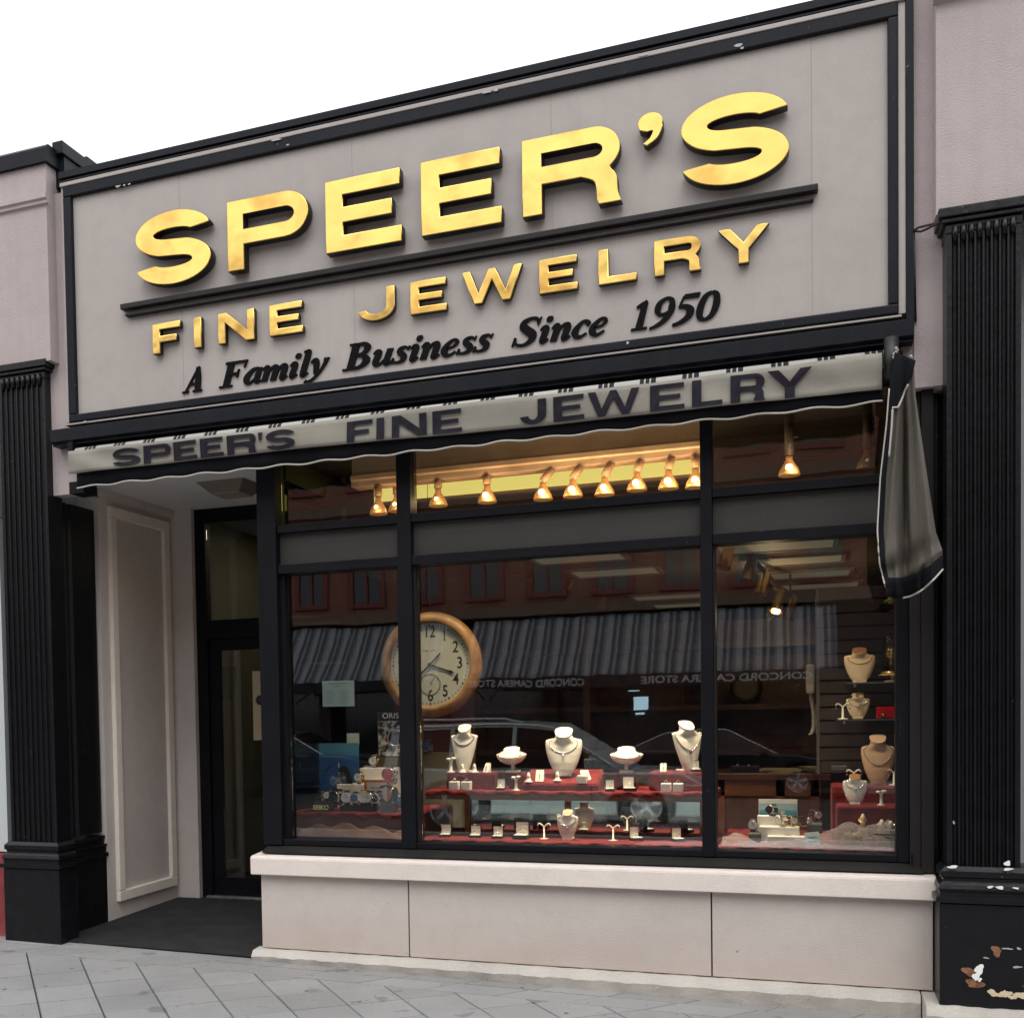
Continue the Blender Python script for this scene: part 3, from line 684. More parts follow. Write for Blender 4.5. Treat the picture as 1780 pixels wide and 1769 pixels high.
for ch, pa, pb in (('S',196,244), ('P',250,297), ('E',302,343), ('E',349,389), ('R',395,446), ('|',449,457), ('S',463,514), ('F',603,648), ('I',655,671), ('N',682,742), ('E',752,803), ('J',903,950), ('E',962,1016), ('W',1022,1112), ('E',1130,1190), ('L',1203,1256), ('R',1270,1330), ('Y',1334,1412)):
    py = 795-(pa-200)*.105
    if ch == '|': valance_letter(ch, pa, pb, py, 3.36, 3.41)
    else: valance_letter(ch, pa, pb, py, 3.296-.0085*(X_(pa, py, -.23)+4.3), 3.412)
# the loose end flap hanging at the right corner
FL = [ (1556,612,1588,625), (1548,660,1592,690), (1542,740,1602,760), (1532,830,1614,840), (1527,920,1627,925), (1531,980,1638,955), (1541,1020,1639,972)]
def interp(tab, t):
    k = min(int(t*(len(tab)-1)), len(tab)-2); f = t*(len(tab)-1)-k
    return [a+(b-a)*f for a, b in zip(tab[k], tab[k+1])]
def flap_pt(u, v, off=0):              # v from top 0 to bottom 1
    l = interp(FL, v); px = l[0]+(l[2]-l[0])*u; py = l[1]+(l[3]-l[1])*u
    py += 20*math.sin(math.pi*u)*max(0, (v-.75)/.25)
    fold = v**.7*(.055*math.sin(u*8+1.2*v)+.022*math.sin(u*21+3*v)+.05*u)+.018*max(0, v-.7)*math.sin(v*40+u*9)+.02*math.sin(v*9+u*3)
    fold -= .075*math.exp(-((u-.47-.05*math.sin(4*v))/.045)**2)*max(0, math.sin(math.pi*min(1, max(0, (v-.2)/.62))))
    fold += .030*math.sin(u*5+v*26)*math.exp(-((v-.86)/.09)**2)+.012*math.sin(u*34+v*13)*max(0, v-.15)
    return at(px, py, -.27-fold+off)
bm = B(); grid(bm, lambda u, v: flap_pt(u, v), 80, 90, thick=.005); fl = A_.part('side_flap', bm, CLOTH2)
bm = B(); grid(bm, lambda u, v: flap_pt(-.02+u*(.98*(1-v*3.3)+.16 if v < .26 else .15-.06*v), v*1.0, -.012), 10, 60, thick=.004); A_.part('flap_edge', bm, TRIMC, fl)
bm = B(); grid(bm, lambda u, v: flap_pt(u*1.0, 1.0-.07*v, -.012)+Vector((0, 0, -.05*(1-v))), 40, 3, thick=.004); A_.part('flap_hem', bm, TRIMC, fl)
bm = B(); tube(bm, [flap_pt(-.02, i/40, -.018) for i in range(8, 41)], .0038, 6)
tube(bm, [flap_pt((.98*(1-v*3.3)+.14 if v < .26 else .15-.06*v), v, -.019) for v in [.13+.3*i/30 for i in range(31)]], .005, 6)
tube(bm, [flap_pt(.3+.7*i/20, 1.0, -.018)+Vector((0,0,-.05)) for i in range(21)], .005, 6); A_.part('flap_piping', bm, PIPING, fl)
bm = B(); tube(bm, [at(1556+4*math.sin(i*1.3), 612+i*4-8, -.26) for i in range(8)], .008, 6); tube(bm, [at(1582+4*math.sin(i*1.7), 626+i*4-8, -.26) for i in range(8)], .007, 6)
A_.part('tie_cord', bm, PIPING, fl)

# ================================================================== COLUMNS AND PIERS
def reeded(x0, x1, yf, yb, n, depth=.022, side=None):
    """plan outline of a shaft whose front carries n half-round flutes"""
    w = (x1-x0); e = .02; pts = [(x0, yb), (x0, yf)]
    p = (w-2*e)/n
    for i in range(n):
        a = x0+e+i*p+p*.12; b = x0+e+(i+1)*p-p*.12; c = (a+b)/2; r = (b-a)/2
        for k in range(9):
            t = math.pi*k/8; pts.append((c-r*math.cos(t), yf+depth*math.sin(t)))
    pts.append((x1, yf))
    if side:
        ya, yb2, m = side; p = (yb2-ya)/m
        for i in range(m):
            a = ya+i*p+p*.12; b = ya+(i+1)*p-p*.12; c = (a+b)/2; r = (b-a)/2
            for k in range(9):
                t = math.pi*k/8; pts.append((x1-depth*math.sin(t), c-r*math.cos(t)))
    pts.append((x1, yb)); return pts
def column(name, label, x0, x1, yf, yb, zc, zb, base_x, n, side=None, chips=()):
    g0 = gz(x0, 0)-.05
    t = Thing(name, label, 'column', ((x0+x1)/2, 0, g0), 'black fluted columns flanking the shop')
    bm = B(); prism_z(bm, reeded(x0, x1, yf, yb, n, side=side), zb, zc); t.part('shaft', bm, BLACKP)
    bm = B(); w = .03
    for z0, z1, o in ((zc-.0, zc+.05, .005), (zc+.05, zc+.075, .025), (zc+.075, zc+.125, .04)):
        box(bm, x0-o, x1+o, yf-o, .0, z0+.0005, z1, bev=.006)
    # small bell tops over each flute
    p = (x1-x0-.04)/n
    for i in range(n):
        c = x0+.02+(i+.5)*p; cyl(bm, (c, yf-.002, zc-.04), (c, yf-.012, zc+.03), p*.28, p*.45, 10)
    t.part('capital', bm, BLACKP)
    a, b = base_x; bm = B()
    H = zb-.19
    box(bm, a, b, yf-.05, yb, g0, H, bev=.006)
    t.part('plinth', bm, BLACKP)
    prof = [(0, 0), (.018, .004), (.018, .03), (-.004, .036), (-.004, .055), (.006, .075), (.0, .095), (-.02, .115), (-.02, .128), (-.008, .135), (-.008, .165), (-.03, .188)]
    bm = B(); rings = []
    for o, h in prof:
        rings.append([bm.verts.new(q) for q in ((a-o, yf-.05-o, H+h+.001), (b+o, yf-.05-o, H+h+.001), (b+o, yb-.002, H+h+.001), (a-o, yb-.002, H+h+.001))])
    for r1, r2 in zip(rings, rings[1:]):
        for i in range(4): bm.faces.new((r1[i], r1[(i+1)%4], r2[(i+1)%4], r2[i]))
    bm.faces.new(rings[0][::-1]); bm.faces.new(rings[-1]); t.part('base_moulding', bm, BLACKP)
    return t
cl = column('fluted_column', 'black fluted column left of the recessed shop entrance', X_(20, 1440, -.07), X_(99, 1440, -.07), -.07, .10, Z_(45, 662, -.07), Z_(50, 1462, -.07), (X_(7, 1560, -.12), X_(104, 1560, -.12)), 8)
cx1 = X_(104, 1560, -.12)
# its side return inside the entrance
bm = B(); prism_z(bm, [(-5.36, .102)]+[(-5.36, .62), (-5.035, .62), (-5.035, .34)]+sum([[(-5.035, .33-i*.075-.01), (-5.057, .33-i*.075-.025), (-5.06, .33-i*.075-.04), (-5.057, .33-i*.075-.055), (-5.035, .33-i*.075-.068)] for i in range(2)], [])+[(-5.035, .102)], Z_(50, 1462, -.07), 3.199)
cl.part('side_shaft', bm, BLACKP)
Hb = Z_(50, 1462, -.07)-.19
bm = B(); box(bm, -5.40, -5.012, .104, .644, -.06, Hb, bev=.006)
for o, h0, h1 in ((.02, 0, .035), (-.002, .035, .08), (.008, .08, .1), (-.018, .1, .13), (-.01, .13, .165)): box(bm, -5.40-o, -5.012+o, .106, .644, Hb+h0+.001, Hb+h1, bev=.005)
cl.part('side_plinth', bm, BLACKP)
ZR = Z_(1700, 400, -.2)
cr_ = column('fluted_column', 'black fluted column right of the shop window with chipped paint on its base', X_(1646, 1450, -.2), X_(1774, 1450, -.2), -.2, .0, ZR, Z_(1700, 1505, -.2), (X_(1633, 1640, -.25), 1.16), 8)
bm = B(); prism_z(bm, reeded(.665, .80, .12, .25, 3), .2, 3.285); box(bm, .662, .72, .02, .25, -.1, .70); cr_.part('side_shaft', bm, BLACKP)
# flaked paint: thin raised scabs of bare primer and rust on the right column
def blob(bm, px, py, rx, ry, y, seed, n=18, th=.004):
    rnd = random.Random(seed); c = at(px, py, y); s = mpp(c); ph = [rnd.uniform(0, 6.28) for _ in range(3)]
    f = []; bk = []
    for i in range(n):
        t = 2*math.pi*i/n; k = 1+.25*math.sin(2*t+ph[0])+.18*math.sin(3*t+ph[1])+.1*math.sin(5*t+ph[2])
        x, z = c.x+math.cos(t)*rx*k*s, c.z+math.sin(t)*ry*k*s
        f.append(bm.verts.new((x, y-th, z))); bk.append(bm.verts.new((x*1.0, y+.002, z)))
    bm.faces.new(f)
    for i in range(n): bm.faces.new((f[i], f[(i+1)%n], bk[(i+1)%n], bk[i]))
bm = B(); yb = -.2505
for i, q in enumerate(((1702,1684,8,7), (1697,1696,5,8), (1703,1702,3,3))): blob(bm, *q, yb-.001*i, i)
for i, q in enumerate(((1656,1506,8,2.2), (1751,1500,4,5), (1752,1510,7,2), (1721,1541,5,1.8), (1738,1542,7,2.2), (1766,1543,4,1.6))): blob(bm, *q, -.247-.012*(i > 2)-.0006*i, 20+i)
cr_.part('bare_patch', bm, CHIPW)
bm = B()
for i, q in enumerate(((1684,1688,9,8), (1694,1709,12,8), (1732,1652,8,8))): blob(bm, *q, yb+.0006*i, 40+i)
cr_.part('rust_patch', bm, RUST)
bm = B()
for i, q in enumerate(((1751,1648,7,1.4), (1714,1664,4,1.2), (1768,1680,7,1.6), (1771,1648,3,2), (1658,1429,1.4,3))): blob(bm, *q, yb+(.05 if q[1] < 1500 else 0)-.0005*i, 60+i)
cr_.part('scratch', bm, mat('scratch_grey', (.35, .35, .34), .7))
bm = B()
for i in range(14):
    blob(bm, 1722+i*4.4+random.uniform(-2, 2), 1726+i*.5+random.uniform(-5, 2), 5, random.uniform(2, 5), -.252-.0005*i, 80+i)
cr_.part('peeling_flake', bm, mat('peeled_cream', (.60, .50, .34), .85, bump=.4))

def pier(label, x0, x1, yf, z0, z1, cop, mould):
    t = Thing('stucco_pier', label, 'pier', ((x0+x1)/2, 0, z0), 'pink stucco piers above the columns')
    t.part('wall', bx(x0, x1, yf, .3, z0, z1), STUCCO)
    if mould:
        bm = B(); prism_x(bm, [(yf, mould-.05), (yf-.02, mould-.04), (yf-.02, mould-.02), (yf-.035, mould-.01), (yf-.035, mould+.02), (yf, mould+.028)], x0-.0, x1+.02); t.part('moulding', bm, STUCCO)
    if cop:
        bm = B(); prism_x(bm, [(yf-.03, z1+.001), (yf-.03, z1+.10), (yf-.005, z1+.125), (.3, z1+.125), (.3, z1+.001)], x0-.02, x1+.03); t.part('coping', bm, NAVY)
    return t
pl = pier('pink stucco pier capped in black above the left column', -5.75, -4.872, -.10, Z_(45, 640, -.1)+.03, 5.47, True, 5.235)
pl.part('parapet_return', bx(-5.75, -4.845, .31, .85, 5.30, 5.595), NAVY); pl.part('return_cap', bx(-5.75, -4.80, .305, .88, 5.596, 5.685, bev=.006), NAVY); pl.part('flashing', bx(-4.871, -4.80, .02, .30, 5.345, 5.56), NAVY); pl.part('flashing_cap', bx(-4.871, -4.785, -.02, .304, 5.561, 5.65, bev=.005), NAVY)
S.part('side_fillet', bx(.499, .5615, -.0, .10, 3.29, 3.62), STUCCO)
S.part('side_strip', bx(.562, .734, -.02, .10, 3.29, 5.95), STUCCO)
pr = pier('tall pink stucco pier above the right column', .655, 2.4, -.15, ZR+.126, 5.9, False, None)
bm = B(); prism_x(bm, [(-.15, 5.19), (-.19, 5.21), (-.19, 5.26), (-.22, 5.28), (-.22, 5.32), (-.15, 5.33)], .64, 2.4); pr.part('moulding', bm, STUCCO)
bm = B(); tube(bm, [at(1588, 402, -.06), at(1596, 396, -.09), at(1608, 393, -.12), at(1620, 390, -.16), at(1632, 386, -.22)], .006, 6)
tube(bm, [at(1588, 402, -.06), at(1600, 403, -.09), at(1612, 398, -.13), at(1632, 387, -.22)], .006, 6); tube(bm, [at(1589, 402, -.06), at(1590, 480, -.05), at(1592, 560, -.03)], .005, 6)
single('loose_cable', bm, BLACKM, 'thin black cable looping from the sign edge to the right column top', 'cable', at(1588, 402, -.06))
# neighbours, mostly outside the picture
nb = Thing('neighbouring_shop', 'pale shop front with a red base at the far left picture edge', 'shop', (-7, 0, 0))
nb.part('wall', bx(-11, -5.755, .10, 8, .9, 5.4), mat('grey_clapboard', (.42, .45, .47), .7, var=.1)); nb.part('base', bx(-11, -5.50, .04, .3, -.1, .62), mat('red_paint', (.22, .03, .035), .6, var=.3, vscale=9))
nb.part('window_trim', bx(-5.754, -5.50, .08, .3, .63, 3.1), mat('pale_trim', (.5, .53, .54), .6)); nb.part('lintel', bx(-11, -5.50, .0, .3, 3.11, 4.2), STUCCO)
nb.part('window_pane', bx(-8.5, -6.2, .085, .095, 1.1, 3.0), DOORG)
nb.part('roof', bx(-11, -5.755, .1, 8, 5.41, 5.5), NAVY)
nr = Thing('neighbouring_shop', 'plain shop front beyond the right column, mostly out of frame', 'shop', (3, 0, 0))
nr.part('return_wall', bx(.81, 1.169, .26, 8, -.2, 5.88), mat('pale_trim', (.5, .53, .54), .6)); nr.part('wall', bx(1.17, 6, .12, 8, -.2, 5.88), STUCCO); nr.part('window_pane', bx(1.6, 4.5, .10, .115, .8, 3.0), DOORG); nr.part('window_frame', bx(1.5, 4.6, .105, .119, .7, 3.1), FRAMEM)
# ================================================================== DISPLAY FURNITURE
ZD, ZS, ZL = .780, 1.083, .935
t = Thing('display_shelf', 'two-level oak display shelf covered in red velvet with a mirror under it', 'display shelf', (-1.45, .75, ZD))
def cloth_top(x0, x1, y0, y1, z, lip=.03, seed=0, th=.012):
    bm = B()
    def fn(u, v):
        x = x0+(x1-x0)*u; n = .004*math.sin(x*31+seed)+.003*math.sin(x*73+v*9)
        if v < .25: return Vector((x, y0-.004+n, z-lip*(1-v*4)+n))
        return Vector((x, y0+(y1-y0)*(v-.25)/.75, z+n*.4))
    grid(bm, fn, 90, 12); return bm
t.part('floor_cloth', cloth_top(-2.34, -.50, .262, 1.03, ZD, .028, 1), VELVET)
t.part('floor_board', bx(-2.38, -.46, .27, 1.03, .72, ZD-.014), WOODD)
t.part('shelf_cloth', cloth_top(-2.37, -.50, .50, 1.03, ZS, .03, 2), VELVET)
t.part('shelf_board', bx(-2.37, -.50, .505, 1.03, ZS-.06, ZS-.012), WOOD if False else mat('walnut_edge', (.16, .07, .035), .5, var=.2))
for px in (812, 986, 1221):
    x = spot(px, .70, .9).x; t.part('leg', bx(x-.015, x+.015, .69, .72, ZD, ZS-.061), WOOD)
x0, x1 = spot(815, .73, .9).x, spot(1219, .73, .9).x
t.part('mirror', bx(x0, x1, .73, .736, ZD+.004, ZS-.063), MIRROR)
def riser(px0, px1, y0, y1, z0, pyt, label, slope=0):
    a, b = spot(px0, y0, z0), spot(px1, y0, z0); z1 = Z_((px0+px1)/2, pyt, y0)
    bm = B(); prism_x(bm, [(y0, z0-.002), (y0, z1), (y1, z1+slope), (y1, z0-.002)], a.x, b.x)
    bmesh.ops.bevel(bm, geom=list(bm.edges), offset=.008, segments=3, affect='EDGES')
    single('display_riser', bm, VELVET, label, 'riser', ((a.x+b.x)/2, (y0+y1)/2, z0), 'red velvet risers on the window shelf')
    return z1
zr1 = riser(776, 863, .62, .85, ZS, 1343, 'dark red velvet riser block under the tall bust at the left end of the shelf')
zr2 = riser(884, 914, .70, .82, ZS, 1343, 'small red velvet block under the left low collar bust')
zr3 = riser(908, 1040, .56, .80, ZS, 1362, 'wide sloping red velvet riser under the large central bust', .085)
zr4 = riser(1068, 1106, .72, .84, ZS, 1343, 'small red velvet block under the right low collar bust')
zr5 = riser(1128, 1228, .60, .85, ZS, 1342, 'red velvet riser block under the turned bust at the right end of the shelf')

t = Thing('watch_platform', 'red velvet covered watch platform behind the narrow left window pane', 'display platform', (-2.85, .7, .74))
t.part('platform_cloth', cloth_top(-3.30, -2.36, .36, 1.2, ZL, .035, 3), VELVET)
t.part('platform_body', bx(-3.31, -2.385, .375, 1.2, .72, ZL-.014), mat('brown_hessian', (.16, .085, .06), .9, bump=.5, bscale=90, var=.3))
bm = B(); grid(bm, lambda u, v: Vector((-3.22+.80*u, .255+.10*v+.012*math.sin(u*19), .775+(.085*(1-abs(u-.35)*.9)*math.sin(v*math.pi*.5)+.018*math.sin(u*23+v*5)*v))), 50, 10, thick=.003)
single('gauze_drape', bm, mat('taupe_gauze', (.15, .085, .075), .9, bump=.4, bscale=120, var=.25), 'taupe gauze cloth bunched at the foot of the left window', 'cloth', (-2.85, .3, .775))
t = Thing('red_cloth_stand', 'stepped red velvet stand in the right-hand window corner', 'display stand', (.33, .8, ZD))
zt = Z_(1500, 1366, .80); zm = Z_(1480, 1400, .55)
t.part('floor_cloth', cloth_top(-.47, .48, .262, 1.3, ZD, .028, 5), VELVET)
t.part('floor_board', bx(-.47, .48, .27, 1.3, .72, ZD-.014), WOODD)
xa = spot(1446, .80, .9).x
t.part('upper_step', box(B(), xa, .66, .78, 1.15, ZD, zt, bev=.012), VELVET)
t.part('lower_step', box(B(), xa+.02, .66, .52, .779, ZD, zm, bev=.012), VELVET)
bm = B()
def tul(u, v):
    x = -.455+.92*u; h = .03+.20*max(0, (u-.45))**.8*(u < 2)+.02*math.sin(u*19)
    return Vector((x, .258+.22*v+.02*math.sin(u*31+v*4), ZD+.004+h*math.sin(v*math.pi*.62)**1.2+.012*math.sin(u*47+v*11)*v))
grid(bm, tul, 90, 14)
TUL = bpy.data.materials.new('tulle'); TUL.use_nodes = True; N = TUL.node_tree.nodes; L = TUL.node_tree.links
N['Principled BSDF'].inputs['Base Color'].default_value = (.34, .30, .35, 1); N['Principled BSDF'].inputs['Roughness'].default_value = .9
tr = N.new('ShaderNodeBsdfTransparent'); xs = N.new('ShaderNodeMixShader'); nn = N.new('ShaderNodeTexNoise'); nn.inputs['Scale'].default_value = 70
rr = N.new('ShaderNodeMapRange'); rr.inputs[1].default_value = .3; rr.inputs[2].default_value = .7; rr.inputs[3].default_value = .35; rr.inputs[4].default_value = .7
L.new(nn.outputs['Fac'], rr.inputs[0]); L.new(rr.outputs[0], xs.inputs[0]); L.new(tr.outputs[0], xs.inputs[1]); L.new(N['Principled BSDF'].outputs[0], xs.inputs[2]); L.new(xs.outputs[0], N['Material Output'].inputs[0])
single('tulle_drape', bm, TUL, 'sheer lilac tulle bunched along the floor of the right window', 'cloth', (0, .35, ZD))

# slat wall with glass shelves
t = Thing('slat_wall', 'brown grooved slat wall panel at the right end of the shop window', 'wall panel', (.42, 1.35, .9))
xa = spot(1425, 1.35, 1.5).x; zlo, zhi = Z_(1490, 1345, 1.35), Z_(1490, 1018, 1.35); n = 14; hh = (zhi-zlo)/n
bm = B()
for i in range(n): box(bm, xa, .69, 1.35, 1.38, zlo+i*hh+.009, zlo+(i+1)*hh-.004)
t.part('slats', bm, mat('mauve_brown_laminate', (.050, .036, .034), .5, var=.1, vscale=6))
t.part('backing', bx(xa, .69, 1.381, 1.42, zlo, zhi), BLACKM)
t.part('edge_trim', bx(xa-.02, xa-.001, 1.345, 1.42, zlo, zhi), mat('grey_trim', (.10, .095, .09), .5))
zg1, zg2 = Z_(1500, 1186, 1.1), Z_(1495, 1249, 1.1)
for z, la, pa in ((zg1, 'upper glass shelf on the brown slat wall', 1470), (zg2, 'lower glass shelf on the brown slat wall', 1452)):
    t2 = Thing('glass_shelf', la, 'shelf', (.4, 1.1, z), 'glass shelves on the slat wall'); xs_ = spot(pa, 1.1, z).x
    t2.part('shelf_pane', bx(xs_, .68, .95, 1.345, z-.009, z-.001), THING); t2.part('shelf_edge', bx(xs_, .68, .944, .949, z-.009, z-.001), mat('glass_edge', (.10, .16, .15), .2))
    [t2.part('shelf_bracket', bx(x-.006, x+.006, 1.0, 1.345, z-.03, z-.01), SILVER) for x in (xs_+.05, .62)]

# ================================================================== JEWELLERY BUSTS
TALL = [(0,.26,.07),(.05,.40,.10),(.18,.54,.14),(.35,.68,.17),(.52,.82,.18),(.64,.93,.17),(.71,1.0,.14),(.745,.95,.14),(.78,.75,.17),(.82,.55,.21),(.86,.455,.25),(.92,.425,.28),(1.0,.44,.30)]
WIDE = [(0,.22,.06),(.04,.40,.09),(.14,.60,.13),(.30,.78,.16),(.48,.92,.17),(.62,1.0,.16),(.69,.98,.14),(.73,.86,.15),(.775,.66,.18),(.82,.52,.22),(.87,.465,.25),(.92,.45,.27),(1.0,.46,.29)]
LOW = [(0,.16,.12),(.06,.42,.30),(.2,.72,.44),(.36,.93,.5),(.5,1.0,.5),(.6,.93,.46),(.7,.74,.42),(.82,.57,.40),(.92,.5,.38),(1.0,.5,.38)]
NECKM = mat('tan_neck_lining', (.34, .17, .08), .7)
def bust(px, y, z, w_px, h_px, label, prof=TALL, m=WHITE, rz=0, chain='silver', topm=None, stand=.0, low=.60, pend=False, tiltk=.35):
    p = spot(px, y, z); s = mpp(p); Wd, H = w_px*s/2, h_px*s
    t = Thing('necklace_bust', label, 'jewelry bust', p, 'jewelry display busts', rz=R(rz))
    z0 = stand*H; hh = H-z0
    tab = [(a[0], a[1], a[2]) for a in prof]
    def at_t(q):
        q = min(max(q, 0), 1)
        for a, b in zip(tab, tab[1:]):
            if q <= b[0]:
                f = (q-a[0])/(b[0]-a[0]); f = f*f*(3-2*f) if False else f
                return a[1]+(b[1]-a[1])*f, a[2]+(b[2]-a[2])*f
        return tab[-1][1:]
    def surf(q, ang, off=0):
        hw, d = at_t(q); c, sn = math.cos(ang), math.sin(ang)
        x = (hw*Wd+off)*math.copysign(abs(c)**.85, c); dd = d*Wd*2*(1.0 if sn < 0 else .45)
        yy = (dd+off)*math.copysign(abs(sn)**.9, sn)+.16*H*(q-.5)-.02
        return Vector((x, yy, z0+q*hh+((.62 if prof is not LOW else .35)*yy*((q-.82)/.18)**1.5 if q > .82 else 0)+ (.10*hh*(abs(c)**3)*max(0, 1-abs(q-.70)/.16) if prof is not LOW else .12*hh*abs(c)**3*max(0, 1-abs(q-.5)/.3))))
    bm = B(); n = 40; Q = [i/44 for i in range(45)]
    rings = [[bm.verts.new(surf(q, 2*math.pi*k/n)) for k in range(n)] for q in Q]
    for A, C in zip(rings, rings[1:]):
        for k in range(n): f = bm.faces.new((A[k], A[(k+1)%n], C[(k+1)%n], C[k])); f.smooth = True
    bm.faces.new(rings[0][::-1])
    if not topm: bm.faces.new(rings[-1])
    t.local('bust_form', bm, m)
    if topm:
        bm = B(); bm.faces.new([bm.verts.new(v.co if False else surf(1.0, 2*math.pi*k/n)+Vector((0,0,.0005))) for k in range(n)]); bm2 = bm
        low_ = [bm.verts.new(surf(.93, 2*math.pi*k/n, -.004)) for k in range(n)]; bm.faces.new(low_[::-1]); t.local('neck_cap', bm, topm)
    else:
        bm = B(); tube(bm, [surf(1.0, 2*math.pi*k/40, .001) for k in range(40)], .0022, 6, closed=True); t.local('neck_rim', bm, m)
    bm = B()
    if stand > .1: lathe(bm, [(.06*Wd*2, .01), (.05*Wd*2, z0+.02*H)], n=14); 
    box(bm, -.42*Wd, .42*Wd, -.05, .055, 0, .012, bev=.003)
    if stand <= .1: box(bm, -.12*Wd, .12*Wd, .005, .03, .01, .3*H)
    t.local('stand', bm, m)
    if chain:
        cm = {'silver': SILVER, 'gold': GOLDJ, 'steel': mat('oxidised_silver', (.22, .22, .23), .4, .8)}[chain]
        bm = B(); pts = []
        for i in range(41):
            u = -1+2*i/40; q = low+(.90-low)*abs(u)**1.7 if prof is not LOW else .42+.42*abs(u)**2.2
            pts.append(surf(q, -math.pi/2+u*1.35, .0025))
        tube(bm, pts, .0024 if chain != 'steel' else .0032, 6)
        for i, q in enumerate(pts):
            if i % 2 == 0 and chain != 'silver': bmesh.ops.create_uvsphere(bm, u_segments=6, v_segments=4, radius=.0034, matrix=Matrix.Translation(q))
        t.local('necklace', bm, cm)
        if pend:
            bm = B(); c = surf(low-.05, -math.pi/2, .006); bmesh.ops.create_icosphere(bm, subdivisions=2, radius=.0075, matrix=Matrix.Translation(c)); cyl(bm, c, surf(low, -math.pi/2, .003), .0015, n=6)
            t.local('pendant', bm, SILVER if pend is True else BLACKM)
    return t
bust(809, .72, zr1, 48, 78, 'tall white bust with a grey bead necklace at the left end of the shelf', chain='steel', low=.60)
bust(891, .76, zr2, 52, 42, 'low white collar bust with gold chain, left of the large central bust', LOW, WHITE, chain='gold', stand=.34)
bust(981, .70, zr3+.045, 63, 78, 'large white bust with a silver lariat chain in the middle of the shelf', WIDE, WHITE, rz=6, low=.52, pend=True)
bust(1089, .78, zr4, 56, 42, 'low white collar bust with gold chain, right of the large central bust', LOW, WHITE, rz=10, chain='gold', stand=.34)
bust(1193, .74, zr5, 56, 82, 'tall white bust turned sideways with a dark pendant at the right end of the shelf', TALL, WHITE, rz=32, low=.45, pend='dark')
bust(988, .44, ZD, 37, 50, 'small white bust with silver pendant on the floor under the window shelf', WIDE, WHITE, low=.5, topm=PINKB, pend=True)
bust(1494, 1.12, zg1, 50, 58, 'cream bust with gold chain on the upper glass shelf', WIDE, CREAM, chain='gold', low=.55, topm=NECKM)
bust(1491, 1.12, zg2, 38, 43, 'cream bust with round silver pendant on the lower glass shelf', WIDE, CREAM, chain='silver', low=.5, pend=True)
bust(1526, .95, zt, 54, 82, 'large blush pink bust with a pearl station necklace on the red stand', WIDE, PINKB, chain='silver', low=.42)
bust(1486, .66, zm, 39, 51, 'small white bust with tiny drop pendant on the lower red step', WIDE, WHITE, chain='silver', low=.55, topm=NECKM, pend=True)

# ================================================================== SMALL STANDS
def put(name, label, cat, px, y, z, group=None, rz=0):
    p = spot(px, y, z); return Thing(name, label, cat, p, group, R(rz)), mpp(p)
def ringm(r, tr, c, tilt=0):
    bm = B(); tube(bm, [Vector(c)+Vector((r*math.cos(a), r*math.sin(a)*math.sin(tilt), r*math.sin(a)*math.cos(tilt))) for a in [2*math.pi*i/20 for i in range(20)]], tr, 6, closed=True); return bm
def cube_stand(px, y, z, hp, label):
    t, s = put('earring_cube', label, 'earring stand', px, y, z, 'white earring cubes on the velvet shelf'); h = hp*s
    t.local('cube', bx(-h*.56, h*.56, -h*.5, h*.5, 0, h, bev=.005), WHITE); t.local('slot', bx(-h*.3, h*.3, -h*.06, h*.06, h+.0005, h+.0015), GREYC)
    bm = ringm(h*.2, .0016, (0, 0, h+h*.12)); bmesh.ops.create_icosphere(bm, subdivisions=1, radius=.004, matrix=Matrix.Translation((0, 0, h+h*.36))); t.local('ring', bm, SILVER)
for px, la in ((790, 'left white ring cube below the left end riser'), (811, 'right white ring cube below the left end riser'), (1158, 'left white ring cube below the right end riser'), (1179, 'right white ring cube below the right end riser')):
    cube_stand(px, .55, ZS, 15, la)
def cone(px, y, z, hp, label):
    t, s = put('ring_cone', label, 'ring stand', px, y, z, 'white ring cones on the shelf'); h = hp*s
    t.local('cone', lathe(B(), [(h*.42, 0), (h*.42, h*.12), (h*.24, h*.2), (h*.20, h*.55), (h*.13, h*.9), (h*.04, h)], n=16), WHITE)
    bm = ringm(h*.21, .0016, (0, 0, h*.6), 1.2); bmesh.ops.create_icosphere(bm, subdivisions=1, radius=.0045, matrix=Matrix.Translation((0, -h*.2, h*.66))); t.local('ring', bm, SILVER)
cone(804, .64, zr1, 16, 'white ring cone in front of the tall bust on the left riser, left one'); cone(825, .64, zr1, 16, 'white ring cone in front of the tall bust on the left riser, right one')
cone(919, .58, zr3+.008, 17, 'white ring cone on the left edge of the sloping central riser'); cone(969, .60, zr3+.015, 17, 'white ring cone just in front of the large central bust')
def tree(px, y, z, hp, label, m=WHITE):
    t, s = put('earring_tree', label, 'earring stand', px, y, z, 'T-shaped earring trees'); h = hp*s
    bm = lathe(B(), [(h*.30, 0), (h*.30, h*.05), (h*.07, h*.09), (h*.055, h*.8)], n=14)
    for k in (-1, 1): tube(bm, [(k*h*.42*math.sin(a*.5)*1.0, 0, h*.78+h*.22*math.sin(a)) for a in [i*.28 for i in range(11)]], h*.052, 8)
    t.local('tree_stem', bm, m)
    bm = B(); [bmesh.ops.create_icosphere(bm, subdivisions=1, radius=h*.06, matrix=Matrix.Translation((k*h*.42, -.004, h*.70))) for k in (-1, 1)]; t.local('earrings', bm, SILVER)
for a in ((946, .42, ZD, 27, 'white earring tree left of the small bust under the shelf'), (1066, .42, ZD, 27, 'white earring tree right of the small bust under the shelf'), (1465, 1.02, zg2, 27, 'pale earring tree left of the bust on the lower glass shelf'),
          (1484, .86, zt, 27, 'white earring tree behind the small bust on the red stand'), (1554, .9, zt, 27, 'white earring tree cut off by the right window post')): tree(*a)
